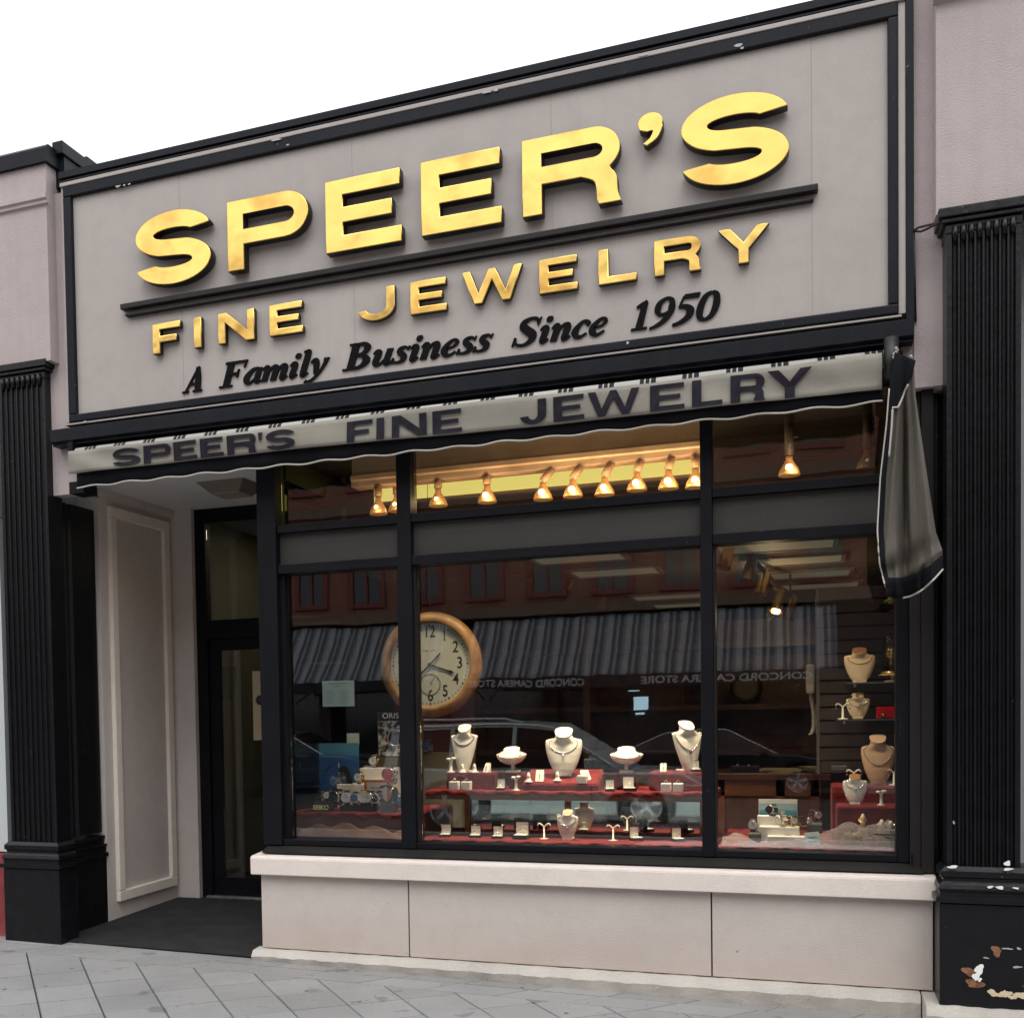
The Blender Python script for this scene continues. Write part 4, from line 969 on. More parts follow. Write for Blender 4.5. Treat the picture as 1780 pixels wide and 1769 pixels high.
def bowtop(px, y, z, hp, label):
    t, s = put('bow_earring_stand', label, 'earring stand', px, y, z, 'bow-topped earring stands'); h = hp*s
    t.local('stem', lathe(B(), [(h*.26, 0), (h*.26, h*.06), (h*.11, h*.12), (h*.09, h*.7), (h*.14, h*.82)], n=14), WHITE)
    bm = B(); [lathe(bm, [(.001, -h*.02), (h*.16, h*.05), (h*.17, h*.11), (h*.09, h*.16), (.001, h*.17)], (k*h*.17, 0, h*.82+(k > 0)*h*.05), n=12) for k in (-1, 1)]; t.local('bow', bm, WHITE)
    bm = B(); [bmesh.ops.create_icosphere(bm, subdivisions=1, radius=.005, matrix=Matrix.Translation((k*h*.17, -h*.15, h*.88))) for k in (-1, 1)]; t.local('earrings', bm, SILVER)
for a in ((784, .66, zr1, 26, 'white bow-topped earring stand left of the grey bead necklace bust'), (897, .54, ZS, 25, 'white bow-topped earring stand in front of the left collar bust'), (1532, .60, zm, 26, 'white bow-topped earring stand on the red step by the right post')): bowtop(*a)
def pad(px, y, z, hp, label, rz=0, wide=.7):
    t, s = put('bracelet_pad', label, 'display pad', px, y, z, 'slanted white bracelet pads', rz); h = hp*s
    bm = B(); prism_x(bm, [(-h*.25, 0), (h*.25, h), (h*.33, h), (h*.33, 0)], -h*wide/2, h*wide/2); bmesh.ops.bevel(bm, geom=list(bm.edges), offset=.003, segments=2, affect='EDGES'); t.local('pad', bm, WHITE)
    bm = B(); tube(bm, [(.0, -h*.25*(1-2*q)-.002, h*q+.004) for q in (.15, .5, .9)], .003, 6); t.local('bracelet', bm, SILVER)
for a in ((846, .66, zr1, 17, 'white bracelet pad on the left end riser beside the tall bust', -25), (938, .60, zr3+.012, 20, 'white bracelet pad on the central riser left of the big bust', 0), (1019, .62, zr3+.02, 18, 'long white bracelet pad leaning on the right of the central riser', 55, 1.1), (1153, .66, zr5, 15, 'white bracelet pad on the right end riser left of the turned bust', 0)): pad(*a)
t, s = put('ring_block', 'square white ring block on the right slope of the central riser', 'ring stand', 1012, .57, zr3+.004); t.local('block', bx(-.03, .03, -.025, .025, 0, .052, bev=.005), WHITE); t.local('slot', bx(-.015, .015, -.002, .002, .0525, .0535), GREYC)
def boxed(px, y, z, wp, hp, label, rz=0, lm=WHITEP):
    t, s = put('ring_box', label, 'jewelry box', px, y, z, 'open jewelry boxes', rz); w, h = wp*s, hp*s
    t.local('case', box(box(B(), -w*.54, w*.54, -w*.55, w*.42, 0, h*.22, bev=.003), -w*.54, w*.54, w*.425, w*.55, .0, h, bev=.003), BLACKV)
    t.local('lid_lining', bx(-w*.45, w*.45, w*.405, w*.4245, h*.26, h*.95, bev=.002), lm)
    t.local('tray_lining', bx(-w*.45, w*.45, -w*.48, w*.36, h*.2205, h*.27, bev=.002), lm)
    bm = ringm(w*.16, .0016, (0, -.1*w, h*.36)); bmesh.ops.create_icosphere(bm, subdivisions=1, radius=.0045, matrix=Matrix.Translation((0, -.12*w, h*.55))); t.local('ring', bm, SILVER)
for a in ((870, .56, ZS, 14, 20, 'open ring box between the left end riser and the collar bust on the shelf'), (1060, .56, ZS, 15, 20, 'smaller open ring box to the right of the central riser on the shelf', 8), (1094, .58, ZS, 20, 25, 'larger open ring box in front of the right collar bust', 18), (1210, .68, zr5, 14, 20, 'open black ring box at the foot of the turned bust', 20),
          (774, .42, ZD, 18, 21, 'open ring box at the far left of the row under the shelf', 5), (826, .42, ZD, 18, 21, 'second open ring box from the left under the shelf, two rings inside', 5), (865, .40, ZD, 18, 21, 'third open ring box from the left under the shelf', 5), (906, .42, ZD, 24, 29, 'large square open necklace case left of the earring tree under the shelf', 0),
          (1106, .46, ZD, 18, 24, 'open ring box turned away, right of the right earring tree under the shelf', 38), (1179, .46, ZD, 18, 24, 'open ring box at the far right of the row under the shelf', 30)): boxed(*a)

# watches: C-shaped strap on a cushion, case, dial
def watch(px, y, z, hp, label, strap=SILVER, dial=WHITEP, rz=0, case=SILVER):
    t, s = put('wrist_watch', label, 'watch', px, y, z, 'wrist watches in the window', rz); h = hp*s; r = h/2; w = h*.24
    def ringband(r1, r2, x0, x1, a0, a1, n=28):
        bm = B(); V = []
        for i in range(n+1):
            a = R(a0+(a1-a0)*i/n); V.append([bm.verts.new((x, -q*math.cos(a), r+q*math.sin(a))) for q, x in ((r1, x0), (r1, x1), (r2, x1), (r2, x0))])
        for A, C in zip(V, V[1:]):
            for k in range(4): f = bm.faces.new((A[k], A[(k+1)%4], C[(k+1)%4], C[k]))
        bm.faces.new(V[0]); bm.faces.new(V[-1][::-1]); return bm
    t.local('strap', ringband(r*.88, r, -w*.8, w*.8, -200, 130), strap)
    c = Vector((0, -r*.94, r+.1*r)); bm = B(); cyl(bm, c+Vector((0, .05*r, 0)), c+Vector((0, -.18*r, 0)), w*1.5, w*1.45, 24); cyl(bm, c+Vector((w*1.4, -.06*r, 0)), c+Vector((w*1.8, -.06*r, 0)), w*.22, n=10); cs = t.local('case', bm, case)
    bm = B(); cyl(bm, c+Vector((0, -.181*r, 0)), c+Vector((0, -.20*r, 0)), w*1.2, n=24); t.local('dial', bm, dial, cs)
    bm = B(); y_ = c.y-.203*r; box(bm, -.0012, .0012, y_-.001, y_, c.z, c.z+w*.95); box(bm, 0, w*.6, y_-.002, y_-.001, c.z-.001, c.z+.0016); t.local('hands', bm, BLACKM if dial is WHITEP else SILVER, cs)
DBLK, DRED, DBLU = BLACKM, mat('red_dial', (.45, .02, .02), .4), mat('blue_dial', (.05, .16, .35), .4)
zsk = ZL+.075
def dark_stand(name, label, px, y, z, wp, hp, m=BLACKM, text=None):
    t, s = put(name, label, 'watch stand', px, y, z); w, h = wp*s, hp*s
    bm = B(); prism_x(bm, [(-h*.9, 0), (-h*.55, h*.9), (-h*.45, h), (h*.8, h), (h*.8, 0)], -w/2, w/2); bmesh.ops.bevel(bm, geom=list(bm.edges), offset=.003, segments=2, affect='EDGES'); t.local('block', bm, m)
    if text:
        bm = printed(text, h*.62, 0, h*.18, -.004, .002, bold=.001, sx=1.05)
        for v in bm.verts: v.co.y += -h*.9+.35*h*(v.co.z/h/.9)
        t.local('lettering', bm, mat('pale_gold_print', (.75, .66, .35), .4, .3))
    return t, h
_, h1 = dark_stand('watch_stand', 'black stepped watch stand lettered in gold at the left of the red platform', 563, .50, ZL, 30, 17, text='SEIKO')
watch(558, .53, ZL+h1, 17, 'left silver watch on the black gold-lettered stand', dial=DBLK); watch(571, .53, ZL+h1, 18, 'right silver watch on the black gold-lettered stand', dial=WHITEP)
t, s = put('plinth_board', 'low black plinth board under the gold-lettered watch stand', 'board', 558, .50, ZL-.0); t.o.location.z = ZL; t.local('board', bx(-.10, .10, -.10, .08, .0005, .006), BLACKM)
t, s = put('oval_display_board', 'black arch-shaped watch board printed with white lettering', 'display board', 598, .78, ZL)
hh = 72*s; bm = B(); prism_y(bm, [(-38*s/2, 0)]+[(-19*s*math.cos(R(a)), hh*.22+hh*.78*math.sin(R(a))) for a in range(0, 181, 10)]+[(19*s, 0)], 0, .012)
t.local('board', bm, BLACKM); t.local('lettering', printed('ORIS', 11*s, 2*s, hh*.46, -.002, .001), WHITEP)
t, s = put('watch_steps', 'white two-step watch stand behind the row of steel watches', 'watch stand', 645, .90, ZL)
t.local('upper_step', bx(-22*s, 42*s, .02, .16, 0, 66*s, bev=.004), WHITEP); t.local('lower_step', bx(-50*s, 42*s, -.14, .0195, 0, 40*s, bev=.004), WHITEP)
zw1, zw2 = ZL+40*s, ZL+66*s
for px, y, z, h, la, dl, st in ((626, .82, zw1, 22, 'gold-toned watch at the left end of the white lower step', WHITEP, GOLDJ), (652, .98, zw2, 22, 'gold and steel watch lying on the white upper step', WHITEP, GOLDJ),
        (681, .78, zw1, 34, 'large steel watch with a red dial beside the window post', DRED, SILVER)): watch(px, y, z, h, la, st, dl)
t, s = put('watch_tray', 'long black tray holding the row of steel watches on the red platform', 'tray', 625, .52, ZL); t.local('tray', bx(-32*s, 30*s, -.05, .05, .0005, 10*s, bev=.003), BLACKM); ztr = ZL+10*s
for i, (px, la, dl, st) in enumerate(((588, 'black-strapped watch at the left end of the tray row', DBLK, BLACKV), (605, 'first bright steel watch of the tray row', WHITEP, SILVER), (620, 'second steel watch of the tray row with a pale blue dial', DBLU, SILVER), (633, 'third watch of the tray row, gold and steel', WHITEP, GOLDJ), (645, 'fourth watch of the tray row, slim steel bracelet', WHITEP, SILVER), (655, 'fifth watch of the tray row at its right end', DBLK, SILVER))):
    watch(px, .51, ztr, 28-(i % 3)*2, la, st, dl, rz=(-12, 8, 0, 14, -8, 5)[i])
dark_stand('watch_cushion', 'black block under the open dark watch ring beside the post', 676, .46, ZL, 26, 16)
watch(672, .48, ZL+15*mpp(spot(676, .46, ZL)), 32, 'dark open watch ring on the black block beside the window post', BLACKV, DBLK, rz=75)
watch(697, .55, ZL+.02, 26, 'steel watch half hidden by the window post', SILVER, DBLU)
t, s = put('framed_notice', 'small notice in an orange wooden frame behind the tray of watches', 'framed notice', 656, .66, ZL+.03); w, h = 23*s, 40*s; t.o.location.z = ZL+.045
bm = B()
for a in ((-w, w, 0, .014), (-w, w, h-.014, h)): box(bm, a[0], a[1], -.012, .01, a[2], a[3])
for a in ((-w, -w+.014), (w-.014, w)): box(bm, a[0], a[1], -.012, .01, .0145, h-.0145)
t.local('frame', bm, mat('orange_wood', (.42, .13, .035), .4)); t.local('paper', bx(-w+.0145, w-.0145, -.002, .002, .0145, h-.0145), WHITEP)
bm = B(); [box(bm, -w*.55+.01*(i % 2), w*.55, -.004, -.0025, h*(.3+.17*i), h*(.33+.17*i)) for i in range(3)]; t.local('print_lines', bm, GREYC); t.local('easel', bx(-.01, .01, .011, .03, -.045, h*.6), BLACKM)
# paper goods
def sheet(name, label, cat, px0, py0, px1, py1, y, m, th=.004, lean=0):
    a, b = at(px0, py1, y), at(px1, py0, y); p = Vector(((a.x+b.x)/2, y, a.z)); t = Thing(name, label, cat, p); w, h = (b.x-a.x)/2, b.z-a.z
    t.local('sheet', bx(-w, w, 0, th, 0, h), m); t.o.rotation_euler.x = R(lean); return t, w, h
PALEB = mat('pale_blue_paper', (.60, .74, .72), .7)
t, w, h = sheet('paper_notice', 'pale printed notice taped inside the narrow left window', 'notice', 561, 1182, 615, 1228, .30, PALEB)
bm = B(); box(bm, -w*.6, w*.6, -.0015, -.0003, h*.87, h*.91); box(bm, -w*.25, w*.25, -.0015, -.0003, h*.77, h*.80)
for i in range(8): box(bm, -w*.75, -w*.35+.01*(i % 3), -.0015, -.0003, h*(.12+.07*i), h*(.14+.07*i)); box(bm, w*.15, w*.6, -.0015, -.0003, h*(.12+.07*i), h*(.14+.07*i))
t.local('print_lines', bm, mat('faded_ink', (.34, .43, .43), .7))
SEA = mat('sea_photo', (.05, .2, .45), .5); N, L, Bs = nodes(SEA); T = N.new('ShaderNodeTexCoord'); sx_ = N.new('ShaderNodeSeparateXYZ'); L.new(T.outputs['Generated'], sx_.inputs[0])
nz = N.new('ShaderNodeTexNoise'); nz.inputs['Scale'].default_value = 22; L.new(T.outputs['Generated'], nz.inputs['Vector']); ad = N.new('ShaderNodeMath'); ad.operation = 'MULTIPLY_ADD'; ad.inputs[1].default_value = .12; L.new(nz.outputs['Fac'], ad.inputs[0]); L.new(sx_.outputs['Z'], ad.inputs[2])
cr = N.new('ShaderNodeValToRGB'); e = cr.color_ramp.elements; e[0].position = .1; e[0].color = (.04, .13, .30, 1); e[1].position = 1.05 if False else 1; e[1].color = (.10, .32, .52, 1)
for p, c_ in ((.45, (.025, .14, .40, 1)), (.8, (.02, .10, .36, 1)), (.93, (.09, .33, .52, 1))): q = e.new(p); q.color = c_
L.new(ad.outputs[0], cr.inputs[0]); L.new(cr.outputs[0], Bs.inputs['Base Color'])
t, w, h = sheet('blue_poster', 'deep blue sea poster standing on the red watch platform', 'poster', 556, 1291, 623, 1400, 1.0, SEA, .01)
t.local('mark', box(bx(-.004, -.0015, -.002, -.0005, h*.62, h*.69), .0015, .004, -.002, -.0005, h*.62, h*.69), WHITEP)
sheet('pale_card', 'small pale card behind the top edge of the blue poster', 'card', 603, 1274, 624, 1294, 1.05, PALEB)
t, w, h = sheet('watch_advert', 'black watch advert with a chrome watch picture and white lettering', 'poster', 657, 1236, 722, 1316, 1.0, BLACKM, .012)
t.local('lettering', printed('ORIS', h*.165, -w*.30, h*.86, -.0005, .001, sx=1.1), WHITEP)
PHO = mat('chrome_photo', (.3, .3, .32), .4); N, L, Bs = nodes(PHO); T = N.new('ShaderNodeTexCoord'); vz = N.new('ShaderNodeTexNoise'); vz.inputs['Scale'].default_value = 7; vz.inputs['Detail'].default_value = 4; vz.inputs['Distortion'].default_value = .6
cr = N.new('ShaderNodeValToRGB'); e = cr.color_ramp.elements; e[0].position = .42; e[0].color = (.01, .01, .012, 1); e[1].position = .62; e[1].color = (.55, .56, .58, 1)
L.new(T.outputs['Generated'], vz.inputs['Vector']); L.new(vz.outputs['Fac'], cr.inputs[0]); L.new(cr.outputs[0], Bs.inputs['Base Color'])
t.local('photo', bx(-w*.96, w*.96, -.002, -.0005, h*.03, h*.80), PHO)
bm = B(); cyl(bm, (-w*.05, -.0024, h*.43), (-w*.05, -.004, h*.43), h*.17, n=28); t.local('watch_face', bm, BLACKM); bm = B()
for k in (-1, 1): box(bm, -w*.05+k*h*.17-.02, -w*.05+k*h*.17+.02, -.0035, -.0025, h*.36, h*.44)
t.local('red_sectors', bm, DRED); bm = ringm(h*.17, .005, (-w*.05, -.005, h*.43)); t.local('watch_bezel', bm, SILVER)

# ================================================================== CLOCK
cc = at(748, 1155, .95); s = mpp(cc); rx = at(834, 1155, .95).x-cc.x; rz_ = cc.z-at(748, 1250, .95).z
CL = Thing('wall_clock', 'large round oak wall clock with black numerals showing about 4:18', 'clock', cc)
rr_ = .5*(rx+rz_)
CL.local('rim', lathe(B(), [(rr_*.79, -.02), (rr_*.79, .03), (rr_*.82, .045), (rr_*.87, .042), (rr_*.95, .03), (rr_, .0), (rr_, -.03), (rr_*.9, -.04)], n=64, axis='y'), mat('clock_oak', (.25, .135, .05), .45, var=.25, vscale=14))
CL.local('face', lathe(B(), [(rr_*.795, 0), (rr_*.795, .008)], n=64, axis='y'), mat('clock_face', (.36, .385, .345), .5))
bm = B()
for i in range(60):
    a = R(i*6); c_ = Vector((math.sin(a)*rr_*.735, -.0095, math.cos(a)*rr_*.735)); cyl(bm, c_, c_+Vector((0, -.0012, 0)), rr_*(.011 if i % 5 else .018), n=8)
CL.local('minute_track', bm, BLACKM)
for k in range(1, 13):
    a = R(k*30); bm = printed(str(k), rr_*.30, math.sin(a)*rr_*.585, math.cos(a)*rr_*.60-rr_*.08, -.0095, .0015, bold=.0012, sx=.8); CL.local('numeral', bm, BLACKM)
SD = (0, -rr_*.37)
bm = ringm(rr_*.2, .0025, (SD[0], -.0100, SD[1])); tube(bm, [(SD[0], -.011, SD[1]), (SD[0]+rr_*.09, -.011, SD[1]+rr_*.15)], .002, 6)
for i in range(12): a = R(i*30); tube(bm, [(SD[0]+math.sin(a)*rr_*.17, -.0105, SD[1]+math.cos(a)*rr_*.17), (SD[0]+math.sin(a)*rr_*.19, -.0105, SD[1]+math.cos(a)*rr_*.19)], .0015, 5)
CL.local('seconds_dial', bm, GREYC)
def hand(dx, dz, ln, w, y, tail):
    bm = B(); d = Vector((dx, 0, dz)).normalized(); q = Vector((d.z, 0, -d.x))
    P_ = [-d*tail*rr_-q*w*.4, -d*tail*rr_+q*w*.4, d*ln*rr_*.7+q*w*.5, d*ln*rr_*.82+q*w, d*ln*rr_*.9+q*w*.3, d*ln*rr_, d*ln*rr_*.9-q*w*.3, d*ln*rr_*.82-q*w, d*ln*rr_*.7-q*w*.5]
    f = [bm.verts.new(p+Vector((0, y, 0))) for p in P_]; b = [bm.verts.new(p+Vector((0, y+.002, 0))) for p in P_]
    bm.faces.new(f); bm.faces.new(b[::-1]); [bm.faces.new((f[i], f[(i+1)%9], b[(i+1)%9], b[i])) for i in range(9)]; return bm
CL.local('hand', hand(1.0, -.36, .54, .012, -.016, .0), BLACKM); CL.local('hand', hand(-.62, -.60, .42, .012, -.019, .30), BLACKM)
bm = B(); cyl(bm, (0, -.0085, 0), (0, -.024, 0), rr_*.035, n=16); CL.local('hand_boss', bm, BLACKM)
CL.local('maker_mark', box(bx(-rr_*.12, -rr_*.03, -.0105, -.0092, rr_*.265, rr_*.278), rr_*.03, rr_*.12, -.0105, -.0092, rr_*.265, rr_*.278), GREYC)
bm = B(); tube(bm, [(0, .0, rr_), (0, .0, rr_+.06), (0, 0, 3.42-cc.z)], .002, 6); CL.local('hanging_wire', bm, BLACKM)
t = Thing('display_cabinet', 'tall dark cabinet with a red lining standing behind the clock', 'cabinet', (-2.6, 1.5, .05))
xa, xb = spot(722, 1.5, 1.3).x, spot(802, 1.5, 1.3).x
t.part('carcass', bx(xa-.35, xb, 1.5, 1.9, .05, Z_(760, 1310, 1.5)), mat('beige_case', (.30, .26, .17), .6)); t.part('back_panel', bx(xa-.3, xb, 1.86, 1.9, Z_(760, 1310, 1.5)+.001, Z_(760, 1215, 1.5)), mat('maroon_lining', (.10, .02, .03), .8)); t.part('end_post', bx(xa+.04, xa+.06, 1.5, 1.53, Z_(760, 1310, 1.5)+.001, Z_(760, 1230, 1.5)), WOOD)
zc_ = Z_(760, 1310, 1.5)
watch(733, 1.55, zc_, 20, 'steel watch on the cabinet to the left of the grey bead bust', SILVER, DBLK); watch(745, 1.53, zc_-.0, 26, 'silver watch with a pale blue dial on the cabinet edge', SILVER, DBLU)

# ================================================================== RIGHT WINDOW
t = Thing('shop_counter', 'dark cherry wood counter inside the shop behind the right window', 'counter', (.0, 2.4, .05))
xa, xb = spot(1245, 2.1, 1).x, spot(1440, 2.1, 1).x; zc = Z_(1340, 1343, 2.1)
t.part('counter_body', bx(xa-.9, xb-.05, 2.12, 2.7, .05, zc-.05), WOODD)
bm = B(); [box(bm, a, a+.06, 2.10, 2.119, .1, zc-.051) for a in (xa, xa+.42, xb-.12)]; box(bm, xa-.9, xb-.051, 2.10, 2.119, zc-.17, zc-.0511); t.part('panel_frame', bm, mat('cherry_trim', (.16, .055, .022), .4, var=.3))
t.part('counter_top', bx(xa-.9, xb+.02, 2.06, 2.75, zc-.049, zc, bev=.008), WOODD)
def papers(px, y, z, n, label, m, w=.2):
    t, s = put('paper_pile', label, 'papers', px, y, z, 'paper piles on the counter')
    for i in range(n): 
        o = t.local('sheet', bx(-w/2, w/2, -.12, .12, .001+.006*i, .006+.006*i), m); o.rotation_euler.z = R(random.uniform(-25, 25)); o.location.x = random.uniform(-.04, .04)
PAP = mat('manila_paper', (.50, .42, .26), .8)
papers(1362, 2.25, zc, 4, 'loose manila papers spread on the middle of the counter', PAP, .32); papers(1418, 2.3, zc, 6, 'taller stack of manila folders at the right end of the counter', PAP, .16)
t, s = put('counter_display_case', 'small black counter case with two bright stones', 'display case', 1295, 2.2, zc); t.local('case', bx(-.10, .10, -.06, .06, 0, .05, bev=.003), BLACKV); bm = B(); [bmesh.ops.create_icosphere(bm, subdivisions=1, radius=.012, matrix=Matrix.Translation((k*.05, -.05, .055))) for k in (-1, 0.6)]; t.local('stones', bm, SILVER)
t, s = put('telephone_handset', 'pale telephone handset hanging with its coiled cord beside the slat wall', 'telephone', 1409, 1.6, Z_(1409, 1205, 1.6))
t.local('handset', box(bx(-.03, .03, -.02, .03, 0, .20, bev=.014), -.025, .025, -.045, -.015, .0, .055, bev=.01), mat('ivory_plastic', (.55, .53, .45), .4))
bm = B(); tube(bm, [(.011*math.cos(i*.9)+.02*math.sin(i*.013), .011*math.sin(i*.9), -.0-.28*math.sin(i/260*math.pi*.5)) for i in range(260)], .0035, 5); tube(bm, [(.045+.011*math.cos(i*.9), .011*math.sin(i*.9), -.28+.2*i/200) for i in range(200)], .0035, 5); t.local('coiled_cord', bm, mat('ivory_plastic', (.55, .53, .45), .4))
t, w, h = sheet('seascape_board', 'white board with a blue seascape photograph behind the bangle watches', 'picture', 1319, 1389, 1386, 1432, .66, WHITEP, .01, 0)
SKY2 = mat('seascape_photo', (.1, .3, .4), .5); N, L, Bs = nodes(SKY2); T = N.new('ShaderNodeTexCoord'); sx_ = N.new('ShaderNodeSeparateXYZ'); L.new(T.outputs['Generated'], sx_.inputs[0])
nz = N.new('ShaderNodeTexNoise'); nz.inputs['Scale'].default_value = 5; mp = N.new('ShaderNodeMapping'); mp.inputs['Scale'].default_value = (1, 1, 4); L.new(T.outputs['Generated'], mp.inputs[0]); L.new(mp.outputs[0], nz.inputs['Vector']); ad = N.new('ShaderNodeMath'); ad.operation = 'MULTIPLY_ADD'; ad.inputs[1].default_value = .25; L.new(nz.outputs['Fac'], ad.inputs[0]); L.new(sx_.outputs['Z'], ad.inputs[2])
cr = N.new('ShaderNodeValToRGB'); e = cr.color_ramp.elements; e[0].position = .1; e[0].color = (.012, .03, .04, 1); e[1].position = 1; e[1].color = (.36, .58, .66, 1)
for p, c_ in ((.50, (.02, .055, .075, 1)), (.56, (.05, .40, .55, 1)), (.75, (.10, .40, .58, 1)), (.86, (.45, .62, .66, 1))): q = e.new(p); q.color = c_
L.new(ad.outputs[0], cr.inputs[0]); L.new(cr.outputs[0], Bs.inputs['Base Color']); t.local('photo', bx(-w*.97, w*.97, -.002, -.0005, h*.02, h*.84), SKY2)
t, s = put('watch_steps', 'white stepped stand holding bangle watches in front of the seascape board', 'watch stand', 1352, .48, ZD)
t.local('lower_step', bx(-16*s, 45*s, -.12, -.041, 0, 16*s, bev=.003), WHITEP); t.local('middle_step', bx(-30*s, 35*s, -.04, .059, 0, 30*s, bev=.003), WHITEP); t.local('upper_step', bx(-34*s, 14*s, .06, .14, 0, 46*s, bev=.003), WHITEP)
for px, y, k, h, la, st, dl, rz in ((1343, .56, 46, 21, 'black watch on the top white step', BLACKV, DBLK, -30), (1358, .60, 46, 11, 'small silver watch lying on the top white step', SILVER, WHITEP, 20), (1361, .48, 30, 19, 'grey bangle watch on the middle white step', SILVER, WHITEP, -40), (1376, .50, 30, 19, 'rose gold watch with white dial on the middle step', GOLDJ, WHITEP, 25), (1398, .50, 30, 20, 'open gold bangle watch at the right of the white steps', GOLDJ, WHITEP, 60)):
    watch(px, y, ZD+k*s, h, la, st, dl, rz)
_, h1 = dark_stand('watch_cushion', 'dark blue cushion block left of the white watch steps', 1313, .46, ZD, 20, 20); watch(1309, .5, ZD+h1, 22, 'silver watch on the dark blue cushion left of the seascape', BLACKV, WHITEP)
_, h1 = dark_stand('watch_cushion', 'dark cushion block right of the seascape board', 1416, .6, ZD, 24, 36); watch(1415, .62, ZD+h1, 21, 'silver watch high on the dark cushion right of the seascape', SILVER, WHITEP, 40)
for a in ((1500, .45, 15, 'tall pale figure-shaped ring stand with a gold bracelet in front of the red steps', 40), (1533, .42, 14, 'white twin ring post near the right window post, left one', 32), (1548, .42, 14, 'white twin ring post near the right window post, right one', 30)):
    t, s = put('ring_post', a[3], 'ring stand', a[0], a[1], ZD, 'white ring posts'); h = a[4]*s
    t.local('block', bx(-.026, .026, -.024, .024, 0, .05, bev=.004), WHITE); t.local('post', lathe(B(), [(.018, .05), (.013, h*.6), (.016, h*.8), (.006, h)], n=14), CREAM if a[0] == 1500 else WHITE)
    t.local('ring', ringm(.022, .003, (0, 0, h*.72), .9), GOLDJ if a[0] == 1500 else SILVER)
    t.o.location.z = ZD+.055
t, s = put('display_tier', 'low white tier covered with lilac cloth under the ring posts', 'display tier', 1528, .43, ZD); t.local('tier', bx(-.17, .10, -.06, .06, 0, .054, bev=.004), mat('lilac_cloth', (.42, .38, .43), .9, bump=.3)); 
t, s = put('price_card', 'cream price card propped in a dark holder at the right window floor', 'card', 1481, .33, ZD+.01); t.local('holder', bx(-.065, .065, -.006, .03, -.009, .008), BLACKM); t.local('card', bx(-.058, .058, -.004, .0, .0085, .062), mat('cream_card', (.80, .66, .46), .7)); t.local('print_lines', box(bx(-.03, .03, -.0055, -.0042, .045, .048), -.02, .02, -.0055, -.0042, .037, .039), GREYC)
t, s = put('plaque', 'grey-green engraved plaque leaning at the right end of the window floor', 'plaque', 1537, .31, ZD+.012, rz=-6); t.local('plate', bx(-.062, .062, 0, .006, 0, .078, bev=.002), mat('dark_plate', (.03, .035, .03), .4)); t.local('inset', bx(-.054, .054, -.0015, -.0002, .008, .07), mat('greygreen_plate', (.22, .24, .19), .4)); t.local('print_lines', box(box(bx(-.03, .03, -.0028, -.0016, .052, .057), -.04, .03, -.0028, -.0016, .038, .043), -.025, .04, -.0028, -.0016, .022, .028), BLACKM); t.o.rotation_euler.x = R(-12)
t, s = put('price_card', 'pale blue folded card leaning by the lilac tulle on the window floor', 'card', 1414, .31, ZD+.008); t.local('card', bx(-.04, .04, 0, .003, 0, .085), mat('pale_blue_card', (.62, .78, .84), .7)); t.o.rotation_euler = (R(-14), R(-7), 0); t.local('print_lines', box(bx(-.025, .025, -.0015, -.0003, .055, .058), -.025, .02, -.0015, -.0003, .03, .033), mat('faded_ink', (.34, .43, .43), .7))
t, s = put('flower_brooch', 'cream flower brooch with blue petals behind the cream price card', 'brooch', 1483, .40, ZD+.03); bm = B()
for i in range(9): a = R(i*40); cyl(bm, (0, 0, .02), (.045*math.cos(a), .03*math.sin(a), .035+.02*math.sin(a*2)), .004, .012, 8)
t.local('petals', bm, CREAM); t.local('cushion', lathe(B(), [(.06, -.025), (.07, -.01), (.05, .012), (.001, .02)], n=20), mat('smoke_cushion', (.16, .19, .2), .6))
t, s = put('gift_box', 'shiny red gift box at the right end of the lower glass shelf', 'gift box', 1541, 1.1, zg2); t.local('box', bx(-.06, .06, -.04, .04, 0, .075, bev=.004), mat('red_foil', (.5, .01, .015), .25)); t.local('bow', lathe(B(), [(.001, .03), (.02, .035), (.012, .05), (.001, .055)], (-.02, -.045, -.02), n=12), GOLDJ)
t, s = put('anniversary_clock', 'brass and glass dome clock at the right end of the upper glass shelf', 'clock', 1551, 1.08, zg1+.045); t.local('dome', lathe(B(), [(.055, .02), (.055, .2), (.04, .24), (.012, .26)], n=20), THING); t.local('movement', lathe(B(), [(.07, 0), (.07, .018), (.02, .03), (.012, .1), (.04, .11), (.04, .17), (.01, .19)], n=20), BRASS); t.local('pedestal', lathe(B(), [(.045, -.045), (.045, -.038), (.008, -.03), (.008, -.004), (.08, -.003), (.08, -.0005)], n=20), CREAM)
t, s = put('brass_ornament', 'gold and green ornament high at the right edge of the window', 'ornament', 1551, 1.05, Z_(1551, 1050, 1.05)); t.local('body', lathe(B(), [(.03, 0), (.045, .02), (.02, .05), (.035, .08), (.03, .1), (.01, .12)], n=16), BRASS); t.local('band', lathe(B(), [(.0465, .012), (.0475, .02), (.0465, .028)], n=16), mat('green_enamel', (.1, .3, .08), .3)); t.local('shelf_clip', bx(-.07, .07, -.03, .28, -.012, -.001), THING)

